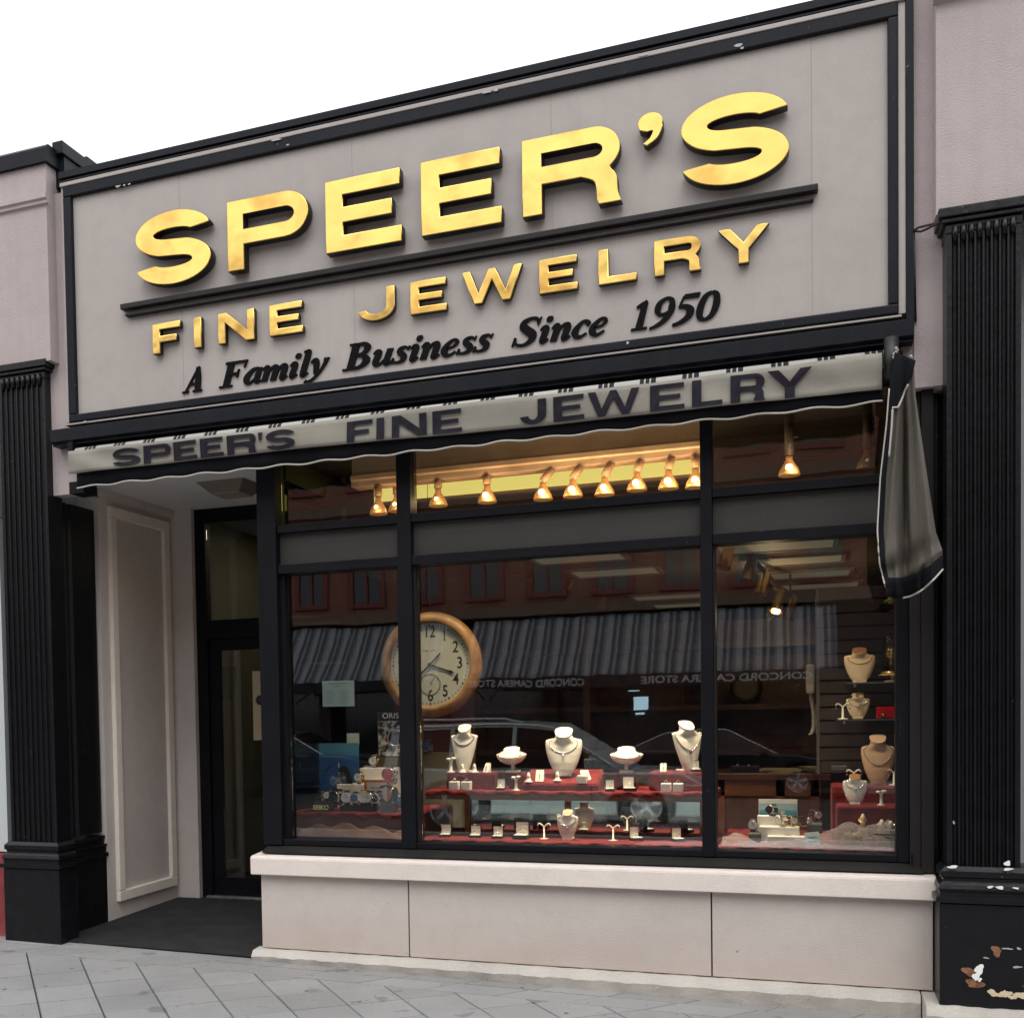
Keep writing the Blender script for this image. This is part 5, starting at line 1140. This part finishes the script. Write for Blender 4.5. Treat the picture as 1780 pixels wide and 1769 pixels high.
# ================================================================== LAMPS AND CEILING
LITB = mat('bulb_glow', (1, .8, .5), .4, emit=(1, .62, .22), estr=9)
AMB = mat('amber_reflector', (.55, .28, .10), .25, .3, emit=(1, .45, .12), estr=.11)
TAN = mat('tan_socket', (.42, .26, .14), .5)
t = Thing('lamp_beam', 'long warm-lit wooden lamp beam behind the middle transom window', 'lamp track', (-1.7, .8, 3.2))
xa, xb = X_(612, 830, .62), X_(1222, 780, .62)
PLW = mat('pale_pine', (.78, .55, .34), .5, var=.15, vscale=5)
zb_ = Z_(960, 814, .62)
bm = B(); prism_x(bm, [(.60, zb_+.0), (.60, zb_+.035), (.585, zb_+.045), (.585, zb_+.075), (.62, zb_+.085), (.62, 3.415), (.75, 3.415), (.75, zb_)], xa, xb); t.part('beam', bm, PLW)
BOARD_GLOW = mat('painted_board_glow', (.75, .68, .25), .6, emit=(1, .83, .22), estr=.42)  # glow put into the board to stand for lamplight falling on it
t = Thing('glow_board', 'yellow board given its own glow as lamplight, seen behind the row of hanging lamps', 'glowing board', (-1.5, 1.4, 3.2))
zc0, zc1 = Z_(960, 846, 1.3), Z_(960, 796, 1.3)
t.part('diffuser', bx(X_(650, 850, 1.3), X_(1222, 800, 1.3), 1.3, 1.32, zc0, zc1), BOARD_GLOW); bm = bx(X_(650, 850, 1.3), X_(1222, 800, 1.3), 1.285, 1.34, zc1+.001, zc1+.03); box(bm, X_(650, 850, 1.3), X_(1222, 800, 1.3), 1.285, 1.34, zc0-.02, zc0-.001)
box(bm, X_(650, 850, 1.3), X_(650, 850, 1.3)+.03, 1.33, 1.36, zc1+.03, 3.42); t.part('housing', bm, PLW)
S.part('front_fascia', bx(-3.25, .699, 1.361, 1.40, 2.761, 3.419), mat('fascia_brown', (.05, .035, .028), .8))
def lamp(px, py, y, label, lit=1, ztop=None, lean=0, power=9, size=1.0, sm=TAN):
    p = at(px, py, y); s = 1.22*size
    t = Thing('spot_lamp', label, 'spot lamp', p, 'reflector lamps behind the transom windows')
    zt_ = (ztop or zb_)-p.z
    t.local('bulb_reflector', lathe(B(), [(.050*s, 0), (.052*s, .008), (.045*s, .035), (.026*s, .075), (.017*s, .095), (.017*s, .115)], n=20), AMB if lit else mat('dim_reflector', (.30, .20, .12), .3, .4))
    bm = B(); bmesh.ops.create_uvsphere(bm, u_segments=14, v_segments=10, radius=.017*s if lit > .5 else .011*s, matrix=Matrix.Translation((0, -.038*s, .035*s))); t.local('filament', bm, LITB if lit else WHITE)
    bm = B(); cyl(bm, (0, 0, .10*s), (lean*.9, 0, max(.16, zt_-.0)), .022*s, .022*s, 14); cyl(bm, (.02*s, 0, .19*s), (.045*s, 0, .19*s), .008, n=8); t.local('socket', bm, sm)
    if lit and power:
        ld = bpy.data.lights.new('lamp_light', 'SPOT'); ld.energy = power*5.2; ld.color = (1, .76, .48); ld.spot_size = R(84); ld.spot_blend = 1; ld.shadow_soft_size = .05
        lo = bpy.data.objects.new('lamp_light', ld); COL.objects.link(lo); lo.parent = t.o; lo.location = (0, -.13, -.03); lo.rotation_euler = (R(5), 0, 0)
        l2 = bpy.data.lights.new('lamp_glow', 'POINT'); l2.energy = power*.13; l2.color = (1, .68, .40); l2.shadow_soft_size = .03
        l3 = bpy.data.objects.new('lamp_glow', l2); COL.objects.link(l3); l3.parent = t.o; l3.location = (.03, -.075*s, .02)
    return t
NTH = ('first', 'second', 'third', 'fourth', 'fifth', 'sixth', 'seventh', 'eighth')
for i, (px, py, ln, lit) in enumerate(((762, 880, 0, .4), (847, 874, .0, 1), (944, 869, .07, 1), (996, 864, .06, 1), (1051, 861, .05, 1), (1107, 853, .03, 1), (1162, 850, .02, 1), (1209, 848, 0, 1))):
    lamp(px, py, .62, f'{NTH[i]} hanging amber lamp from the left behind the middle transom pane', lit, None, ln, 8 if lit == 1 else 3)
lamp(658, 894, .62, 'dim hanging amber lamp behind the left transom pane, left of the middle post', .4, None, 0, 2.5)
lamp(690, 889, .75, 'dim amber lamp half hidden behind the middle window post', .4, None, 0, 1)
lamp(1372, 827, .62, 'single bright amber lamp behind the right transom pane', 1, 3.42, 0, 8, 1.0, mat('dark_socket', (.04, .028, .02), .6))
lamp(1508, 815, .75, 'unlit gold lamp behind the far right of the transom', 0, 3.42, 0, 0, 1.0, mat('dark_socket', (.04, .028, .02), .6))
FLU = mat('louvre_diffuser', (.36, .32, .22), .6, emit=(1, .92, .62), estr=.03)
for i, (pa, pb, py, y) in enumerate(((930, 1080, 967, 2.4), (1000, 1140, 992, 3.0), (1255, 1440, 947, 2.0), (1300, 1455, 972, 2.5), (1330, 1470, 996, 3.0), (1350, 1485, 1016, 3.5), (1105, 1220, 1035, 3.9), (1140, 1220, 1050, 4.6))):
    a = at((pa+pb)/2, py, y); k = (2.718-EYE.z)/(a.z-EYE.z)       # slide along the ray until it meets the ceiling
    p = EYE+(a-EYE)*k; wd = (pb-pa)*mpp(p)/2
    t = Thing('ceiling_panel_light', 'dim louvred ceiling light, %s' % ('seen above the left of the display', 'seen above the middle of the display', 'nearest the right window', 'second from the right window', 'third from the right window', 'fourth from the right window', 'far back over the middle of the shop', 'farthest back in the shop')[i], 'ceiling light', (p.x, p.y, 2.719), 'louvred shop ceiling lights')
    t.local('diffuser', bx(-wd, wd, -.24, .24, -.012, .0), FLU); bm = B()
    for q in ((-wd-.03, wd+.03, -.27, -.2405), (-wd-.03, wd+.03, .2405, .27), (-wd-.03, -wd-.0005, -.24, .24), (wd+.0005, wd+.03, -.24, .24)): box(bm, *q, -.02, .0)
    t.local('frame', bm, mat('louvre_frame', (.25, .22, .16), .5))
t = Thing('ceiling_track', 'black track of gold spotlights running back along the shop ceiling', 'lamp track', (.0, 3, 3.3))
pts = []
for px, py, y in ((1262, 972, 1.5), (1301, 997, 2.0), (1325, 1021, 2.5), (1352, 1050, 3.1), (1374, 1062, 3.5)):
    pts.append(at(px, py, y))
bm = B(); tube(bm, [p+Vector((0, 0, .14)) for p in pts], .02, 6); t.part('rail', bm, BLACKM)
for i, p in enumerate(pts):
    bm = B(); cyl(bm, p+Vector((.03, .02, .11)), p+Vector((-.015, -.05, -.06)), .035, .05, 16, cap=False); cyl(bm, p+Vector((.03, .02, .105)), p+Vector((.03, .02, .14)), .01, n=8); hd = t.part('spot_head', bm, BRASS, fix=False)
    if i == 3:
        bm = B(); bmesh.ops.create_uvsphere(bm, u_segments=12, v_segments=8, radius=.032, matrix=Matrix.Translation(p+Vector((-.012, -.05, -.05)))); t.part('bulb', bm, LITB, hd)
        l4 = bpy.data.lights.new('track_glow', 'POINT'); l4.energy = 3; l4.color = (1, .75, .42); l4.shadow_soft_size = .03; o4 = bpy.data.objects.new('track_glow', l4); COL.objects.link(o4); o4.parent = t.o; o4.location = p+Vector((-.05, -.35, -.12))-t.base
bm = B(); tube(bm, [pts[0]+Vector((0, 0, .14)), Vector((pts[0].x, pts[0].y, max(2.72, pts[0].z+.15)))], .008, 6); tube(bm, [pts[-1]+Vector((0, 0, .14)), Vector((pts[-1].x, pts[-1].y, 2.72))], .008, 6); t.part('suspension_rod', bm, BLACKM)
for i, (px, py, y) in enumerate(((905, 985, 2.2), (925, 995, 2.4), (990, 1012, 2.9), (1048, 1044, 3.6))):
    p = at(px, py, y); t = Thing('ceiling_spotlight', ('leftmost gold ceiling spotlight above the big clock side of the shop', 'gold ceiling spotlight just right of the leftmost one', 'gold ceiling spotlight above the middle of the shelf', 'gold ceiling spotlight farthest back over the shelf')[i], 'spotlight', p, 'gold ceiling spotlights')
    bm = B(); cyl(bm, (.01, 0, .06), (-.01, -.03, -.06), .028, .042, 14, cap=False); t.local('head', bm, BRASS); bm = B(); cyl(bm, (.01, 0, .06), (.01, 0, max(.075, 2.72-p.z)), .008, n=8); t.local('stem', bm, BLACKM)
t = Thing('entrance_fill', 'added glowing panel that brightens the shop just behind the entrance door', 'ceiling light', (-4.2, 3.4, 3.40)); t.local('diffuser', bx(-.4, .4, -.4, .4, -.012, 0), mat('entrance_fill_glow', (.6, .57, .45), .6, emit=(1, .93, .7), estr=1.6)); t.local('frame', bx(-.44, .44, -.44, .44, .0005, .015), mat('louvre_frame', (.25, .22, .16), .5))  # glowing panel added to lift the dark interior behind the door
# things seen dimly through the door and deep in the shop
t = Thing('glass_showcase', 'pale showcase counter seen through the entrance door', 'showcase', (-4.4, 3.4, .05)); x_ = X_(385, 1400, 3.3)
t.part('cabinet', bx(x_-.1, x_+1.0, 3.3, 3.8, .05, .85), mat('grey_laminate', (.30, .29, .24), .6)); t.part('glass_top', bx(x_-.1, x_+1.0, 3.3, 3.8, .86, 1.15), THING); t.part('trim', bx(x_-.11, x_+1.01, 3.28, 3.299, .80, .86), SILVER)
t, w, h = sheet('door_poster', 'beige poster with a dark figure shape seen at the edge of the entrance door', 'poster', 441, 1165, 475, 1286, 1.77, mat('beige_poster', (.36, .30, .19), .7), .003); bm = B(); t.local('shape', lathe(B(), [(.001, -.0005), (w*.42, -.001), (w*.3, .002)], (-w*.3, -.002, h*.58), n=14, axis='y'), BLACKM)
sheet('door_notice', 'pale square notice beyond the entrance door glass', 'notice', 377, 1158, 411, 1217, 2.6, mat('grey_notice', (.36, .36, .32), .7))
t = Thing('mantel_clock', 'small brass mantel clock on the shop\'s dark back shelf', 'clock', at(1297, 1215, 4)); t.local('case', lathe(B(), [(.12, -.03), (.14, 0), (.10, .03)], (0, 0, .1), n=24, axis='y'), mat('dull_brass', (.10, .07, .03), .4, .5)); t.local('face', lathe(B(), [(.09, .031), (.088, .034)], (0, 0, .1), n=24, axis='y'), mat('dim_dial', (.10, .085, .055), .6))
t = Thing('back_shelving', 'dark wooden shelving along the back of the shop', 'shelving', (-.6, 4.2, .05)); z_ = Z_(1297, 1213, 4)
for z in (z_-.05, z_-.45, z_+.5): t.part('shelf', bx(-3.0, .5, 3.9, 4.3, z-.05, z-.003), WOODD)
for x in (-3.0, -1.9, -.8, .42): t.part('upright', bx(x, x+.06, 3.88, 4.32, .05, 2.4), mat('cherry_trim', (.16, .055, .022), .4))
bm = bx(-2.99, .41, 4.321, 4.36, .05, 2.4); t.part('back_panel', bm, WOODD)
# ================================================================== ACROSS THE STREET (seen mirrored in the glass)
BR = mat('red_brick', (.3, .1, .06), .85); N, L, Bs = nodes(BR)
T = N.new('ShaderNodeTexCoord'); mp = N.new('ShaderNodeMapping'); mp.inputs['Rotation'].default_value = (R(90), 0, 0); L.new(T.outputs['Object'], mp.inputs[0])
bk = N.new('ShaderNodeTexBrick'); bk.inputs['Scale'].default_value = 1; bk.inputs['Brick Width'].default_value = .22; bk.inputs['Row Height'].default_value = .075; bk.inputs['Mortar Size'].default_value = .008
bk.inputs['Color1'].default_value = (.34, .105, .06, 1); bk.inputs['Color2'].default_value = (.25, .075, .05, 1); bk.inputs['Mortar'].default_value = (.32, .25, .21, 1)
L.new(mp.outputs[0], bk.inputs[0]); L.new(bk.outputs['Color'], Bs.inputs['Base Color'])
RED = mat('red_window_trim', (.24, .055, .045), .6); DKG = mat('dark_panes', (.03, .036, .045), .08, spec=.8); STONE = mat('brown_stone', (.22, .14, .10), .8)
YF = -21.0
def wx(px): return X_(px, 900, -YF+.4)          # mirror image plane -> X of the facade
t = Thing('brick_building', 'three-storey red brick building across the street with red window surrounds', 'building', (-4, YF, -.16))
t.part('wall', bx(-22, 12, YF-8, YF, 3.9, 10.6), BR); t.part('base_wall', bx(-22, 12, YF-8, YF-.6, -.2, 3.899), mat('dark_shopfront', (.022, .02, .02), .5))
bm = B(); prism_x(bm, [(YF+.001, 10.2), (YF+.2, 10.35), (YF+.25, 10.5), (YF+.5, 10.6), (YF+.5, 10.8), (YF-.4, 10.8), (YF-.4, 10.601), (YF+.001, 10.601)], -22.2, 12.2); t.part('cornice', bm, STONE)
t.part('string_course', bx(-22, 12, YF+.001, YF+.16, 6.75, 7.02), STONE); t.part('lintel_band', bx(-22, 12, YF+.001, YF+.10, 3.90, 4.15), STONE)
for r_, (z0, z1) in enumerate(((4.45, 6.2), (7.45, 9.2))):
    for i in range(20):
        x = -20.5+i*1.58+(0 if r_ else .1)
        f = t.part('window', bx(x, x+.72, YF+.001, YF+.03, z0, z1), DKG); bm = B()
        for q in ((x-.13, x-.001, z0-.12, z1+.15), (x+.721, x+.85, z0-.12, z1+.15), (x, x+.72, z0-.12, z0-.001), (x, x+.72, z1+.001, z1+.15), (x+.335, x+.385, z0, z1-.001)): box(bm, q[0], q[1], YF+.001, YF+.09, q[2], q[3])
        t.part('frame', bm, RED, f)
for i in range(11):
    x = -21+i*3; t.part('shop_pier', bx(x, x+.35, YF-.599, YF, -.16, 3.899), mat('shop_pier_dark', (.03, .025, .022), .6)); t.part('shop_window', bx(x+.351, x+2.99, YF-.59, YF-.55, .5, 3.2), DKG)
LIT = mat('lit_shop_screen', (.5, .7, .75), .5, emit=(.55, .85, 1), estr=2.2)
for px0, px1, py0, py1 in ((1101, 1126, 1209, 1233), (1104, 1120, 1237, 1241), (1092, 1110, 1198, 1200)):
    a, b = at(px0, py1, -YF+.9), at(px1, py0, -YF+.9); t.part('lit_display', bx(a.x, b.x, YF-.54, YF-.50, a.z, b.z), LIT)
AW = mat('striped_awning_cloth', (.5, .5, .5), .85); N, L, Bs = nodes(AW); T = N.new('ShaderNodeTexCoord'); sx_ = N.new('ShaderNodeSeparateXYZ'); L.new(T.outputs['Object'], sx_.inputs[0])
mo = N.new('ShaderNodeMath'); mo.operation = 'MULTIPLY_ADD'; mo.inputs[1].default_value = 1/.42; mo.inputs[2].default_value = 100; L.new(sx_.outputs['X'], mo.inputs[0]); fr = N.new('ShaderNodeMath'); fr.operation = 'FRACT'; L.new(mo.outputs[0], fr.inputs[0])
rp = N.new('ShaderNodeValToRGB'); rp.color_ramp.interpolation = 'CONSTANT'; e = rp.color_ramp.elements; e[0].position = 0; e[0].color = (.38, .38, .39, 1); e[1].position = .30; e[1].color = (.11, .115, .13, 1)
for p, c_ in ((.5, (.30, .30, .32, 1)), (.64, (.11, .115, .13, 1)), (.85, (.20, .23, .28, 1))): q = e.new(p); q.color = c_
L.new(fr.outputs[0], rp.inputs[0]); L.new(rp.outputs[0], Bs.inputs['Base Color'])
za0, za1 = Z_(1080, 1172, -YF+.4-1.2), Z_(1080, 1068, -YF+.4)
def shop_awning(xa, xb, label, txts):
    t = Thing('striped_awning', label, 'awning', ((xa+xb)/2, YF, za1), 'striped awnings across the street'); n = int((xb-xa)*10)
    bm = B(); grid(bm, lambda u, v: Vector((xa+(xb-xa)*u, YF+1.3-1.29*v, za0+(za1-za0)*v-.08*math.sin(v*math.pi)+.012*math.sin(u*n))), n, 8, thick=.01); t.part('canopy', bm, AW)
    t.part('valance', bx(xa, xb, YF+1.302, YF+1.312, za0-.26, za0), mat('valance_black', (.02, .022, .028), .8))
    for tx, xc, wd in txts:
        bm = printed(tx, .22, 0, za0-.205, 0, .004, bold=.006); k = wd/(max(v.co.x for v in bm.verts)-min(v.co.x for v in bm.verts))
        for v in bm.verts: v.co.x *= k
        for v in bm.verts: v.co = Vector((xc-v.co.x, YF+1.316-v.co.y, v.co.z))
        bmesh.ops.recalc_face_normals(bm, faces=bm.faces)
        t.part('lettering', bm, mat('awning_lettering', (.62, .62, .60), .7))
    for s_ in (xa+.02, xb-.02):
        bm = B(); prism_x(bm, [(YF+1.29, za0), (YF+.002, za1-.02), (YF+.002, za0)], s_-.006, s_+.006); t.part('end_panel', bm, AW)
    bm = B(); [tube(bm, [(q, YF+1.28, za0-.02), (q, YF-.3, za0-.5)], .02, 6) for q in (xa+.1, xb-.1)]; t.part('arm', bm, BLACKM)
shop_awning(wx(825), wx(1452), 'long grey striped awning across the street above the dark camera shop', (('CONCORD CAMERA STORE', wx(930), 2.8), ('CONCORD CAMERA STORE', wx(1262), 3.65)))
shop_awning(wx(480), wx(780), 'brown-lit striped awning across the street seen in the left window', ())
for q in ((14, 34, 9.5, 'tan brick block beyond the right end of the brick building'), (-48, -24, 8.8, 'tan brick block beyond the left end of the brick building')):
    t = Thing('brick_block', q[3], 'building', ((q[0]+q[1])/2, YF, -.2), 'tan blocks flanking the brick building'); t.part('wall', bx(q[0], q[1], YF-8, YF, -.2, q[2]), BR); t.part('cornice', bx(q[0]-.1, q[1]+.1, YF-8, YF+.3, q[2]+.001, q[2]+.4), STONE)
    for i in range(6):
        for z in (3.6, 6.2): t.part('window', bx(q[0]+1.5+i*3.1, q[0]+2.6+i*3.1, YF+.001, YF+.03, z, z+1.6), DKG)

# ------------------------------------------------------------------ parked cars
def car(name, label, xf, xr, y, zg, roof, wheels, col, wr, suv=True, group='cars parked along the kerbs', heading=1, width=1.85):
    """near side at y; profile runs from x = xr (rear, left) to xf (front, right)"""
    t = Thing(name, label, 'car', ((xf+xr)/2, y-width/2, zg), group)
    Lc = xf-xr; P_ = lambda f: xr+Lc*f
    paint = mat('car_paint_'+name, col, .25, .3, coat=.6); dk = mat('car_glass', (.012, .015, .016), .04, spec=.9); bl = mat('car_trim', (.015, .015, .016), .5); al = mat('alloy', (.66, .67, .67), .35, .25)
    H = roof-zg
    if suv: prof = [(0,.30),(-.002,.62),(.015,.64),(.02,.98*H-.75),(.03,.60*H),(.93,.56*H),(.985,.47*H),(1.0,.36*H),(.995,.22)]
    else: prof = [(0,.30),(.0,.62*H*.9),(.02,.66*H),(.16,.68*H),(.80,.62*H),(.96,.52*H),(1.0,.40*H),(.995,.22)]
    # body side with wheel arches cut into the lower edge
    low = []
    for wxx in sorted(wheels, reverse=True):
        ar = wr*1.16
        a0 = math.degrees(math.asin((.225-wr)/ar)); low += [(wxx+ar*math.cos(R(a0+(180-2*a0)*k/18)), wr+ar*math.sin(R(a0+(180-2*a0)*k/18))) for k in range(19)]
    body = [(P_(f), zg+h) for f, h in prof]+[(x, zg+h) for x, h in low]
    bm = solid_text_mesh([[(a-xr, b_-zg) for a, b_ in body]], xr, zg, y-width, width, bev=.035, res=2)
    for f in bm.faces: f.smooth = abs(f.normal.y) < .98
    b = t.part('body', bm, paint, fix=False)
    if suv: gh = [(.02,.60*H),(.045,.93*H),(.10,.985*H),(.42,H),(.55,.965*H),(.76,.575*H)]
    else: gh = [(.10,.66*H),(.27,.93*H),(.42,1.0*H),(.52,.985*H),(.74,.62*H)]
    bm = B(); fr_ = [bm.verts.new((P_(f), y-.04-.16*(h-.56*H)/(.44*H), zg+h)) for f, h in gh]; bk_ = [bm.verts.new((P_(f), y-width+.04+.16*(h-.56*H)/(.44*H), zg+h)) for f, h in gh]; n = len(gh)
    for i in range(n): bm.faces.new((fr_[i], fr_[(i+1)%n], bk_[(i+1)%n], bk_[i]))
    bm.faces.new(fr_[::-1]); bm.faces.new(bk_); t.part('cabin', bm, paint)
    cx_, cz_ = sum(g[0] for g in gh)/n, sum(g[1] for g in gh)/n
    cuts = ((.07,.235),(.25,.43),(.445,.66)) if suv else ((.20,.40),(.415,.66))
    def roofh(f):
        for a, b_ in zip(gh, gh[1:]):
            if a[0] <= f <= b_[0]: return a[1]+(b_[1]-a[1])*(f-a[0])/(b_[0]-a[0])
        return .6*H
    for a, b_ in cuts:
        pts = [(a, .60*H), (b_, .60*H if suv else .64*H)]+[(a+(b_-a)*(1-k/6), max(.605*H, roofh(a+(b_-a)*(1-k/6))-.075)) for k in range(7)]
        bm = B(); bm.faces.new([bm.verts.new((P_(f), y-.028-.16*(h-.56*H)/(.44*H), zg+h)) for f, h in pts]); bmesh.ops.solidify(bm, geom=list(bm.faces), thickness=.006); t.part('window', bm, dk)
    bm = B(); tube(bm, [(P_(gh[0][0]+.03+(gh[-1][0]-gh[0][0]-.05)*i/30), y-.03-.16*(roofh(gh[0][0]+.03+(gh[-1][0]-gh[0][0]-.05)*i/30)-.56*H)/(.44*H)+.012, zg+roofh(gh[0][0]+.03+(gh[-1][0]-gh[0][0]-.05)*i/30)-.03) for i in range(31)], .014, 6); t.part('chrome_strip', bm, SILVER)
    if suv:
        bm = B(); tube(bm, [(P_(.1), y-.24, zg+.985*H), (P_(.14), y-.24, zg+H+.05), (P_(.40), y-.24, zg+H+.055), (P_(.46), y-.24, zg+H-.01)], .018, 6); t.part('roof_rail', bm, al)
    bm = B(); [box(bm, P_(f)-.004, P_(f)+.004, y-.004, y+.003, zg+.38, zg+.56*H) for f in ((.24, .44, .67) if suv else (.41, .66))]; box(bm, P_(.18), P_(.80), y, y+.012, zg+.46, zg+.52); t.part('door_seams', bm, bl)
    bm = B(); [box(bm, P_(f), P_(f)+.14, y, y+.03, zg+.52*H, zg+.52*H+.03, bev=.008) for f in ((.26, .46) if suv else (.43,))]; t.part('door_handle', bm, al)
    t.part('wing_mirror', box(B(), P_(.655), P_(.69), y-.02, y+.17, zg+.60*H, zg+.60*H+.14, bev=.02), paint)
    t.part('headlight', box(B(), P_(.93), P_(.985), y-.30, y+.004, zg+.40*H, zg+.47*H, bev=.015), SILVER); t.part('tail_light', box(B(), P_(-.003), P_(.018), y-.2, y+.004, zg+.42*H, zg+.6*H, bev=.008), DRED)
    t.part('bumper', box(B(), P_(.955), P_(1.015), y-width+.05, y-.05, zg+.22, zg+.40, bev=.03), bl)
    t.part('underbody', bx(P_(.03), P_(.97), y-width+.25, y-.25, zg+.2, zg+.45), bl)
    for w in wheels:
        for yy, sg in ((y-.02, 1), (y-width+.02, -1)):
            cw = Vector((w, yy-.11*sg, zg+wr)); bm = B(); lathe(bm, [(wr*.62, -.10), (wr*.93, -.105), (wr, -.07), (wr, .07), (wr*.93, .105), (wr*.62, .10)], cw, 36, 'y', cap=False); ty = t.part('wheel', bm, mat('tyre', (.02, .02, .02), .85))
            bm = B(); lathe(bm, [(wr*.66, .02), (wr*.66, .085), (wr*.58, .085), (wr*.56, .03)] if sg > 0 else [(wr*.66, -.02), (wr*.66, -.085), (wr*.58, -.085), (wr*.56, -.03)], cw, 32, 'y', cap=False); cyl(bm, cw+Vector((0, .02*sg, 0)), cw+Vector((0, .03*sg, 0)), wr*.57, n=24)
            for v in bm.verts: v.co.y = 2*cw.y-v.co.y if True else v.co.y
            for k in range(5):
                a = R(90+72*k)
                for d in (-.10, .10):
                    p1 = cw+Vector((math.cos(a)*wr*.10, .075*sg, math.sin(a)*wr*.10)); p2 = cw+Vector((math.cos(a+d)*wr*.60, .08*sg, math.sin(a+d)*wr*.60)); tube(bm, [p1, p2], wr*.06, 6)
            cyl(bm, cw+Vector((0, .05*sg, 0)), cw+Vector((0, .095*sg, 0)), wr*.14, n=14); t.part('rim', bm, al, ty)
    return t
cyz = -.24
w1 = X_(1132, 1408, 11.1); 
car('parked_suv', 'pale silver-green SUV parked at the near kerb, mirrored in the centre window', w1+.98, w1-3.85, -9.0, cyz, 1.42, (w1, w1-2.78), (.56, .63, .61), .37)
w2 = X_(1386, 1359, 17.7)
car('parked_sedan', 'dark sedan parked at the far kerb, mirrored in the right window', w2+.95, w2-3.75, -16.4, cyz, 1.16, (w2, w2-2.75), (.02, .022, .03), .33, suv=False)
w3 = X_(500, 1345, 17.7)
car('parked_sedan', 'grey sedan parked at the far kerb, mirrored in the left window', w3+2.6, w3-2.1, -16.4, cyz, 1.16, (w3+1.65, w3-1.1), (.12, .13, .13), .33, suv=False)
SNOW = mat('old_snow', (.78, .79, .82), .7, bump=.5, bscale=30, var=.12, vscale=5)
def snow(x0, x1, y, h, name):
    bm = B(); rnd = random.Random(int(x0*10))
    ph = [rnd.uniform(0, 6) for _ in range(4)]
    grid(bm, lambda u, v: Vector((x0+(x1-x0)*u, y-.35+.7*v, gz(0, y)-.03+h*math.sin(math.pi*v)**.7*math.sin(math.pi*u)**.4*(.65+.2*math.sin(u*17+ph[0])+.12*math.sin(u*41+v*9+ph[1])+.08*math.sin(u*83+v*21+ph[2])))), 90, 14)
    tag(finish(name, bm, SNOW), kind='structure')
snow(w1-.1, w1+4.2, -8.35, .20, 'snow_bank'); snow(-12, w1-4.2, -8.3, .18, 'snow_bank'); snow(-4, 3, -17.6, .22, 'snow_bank')
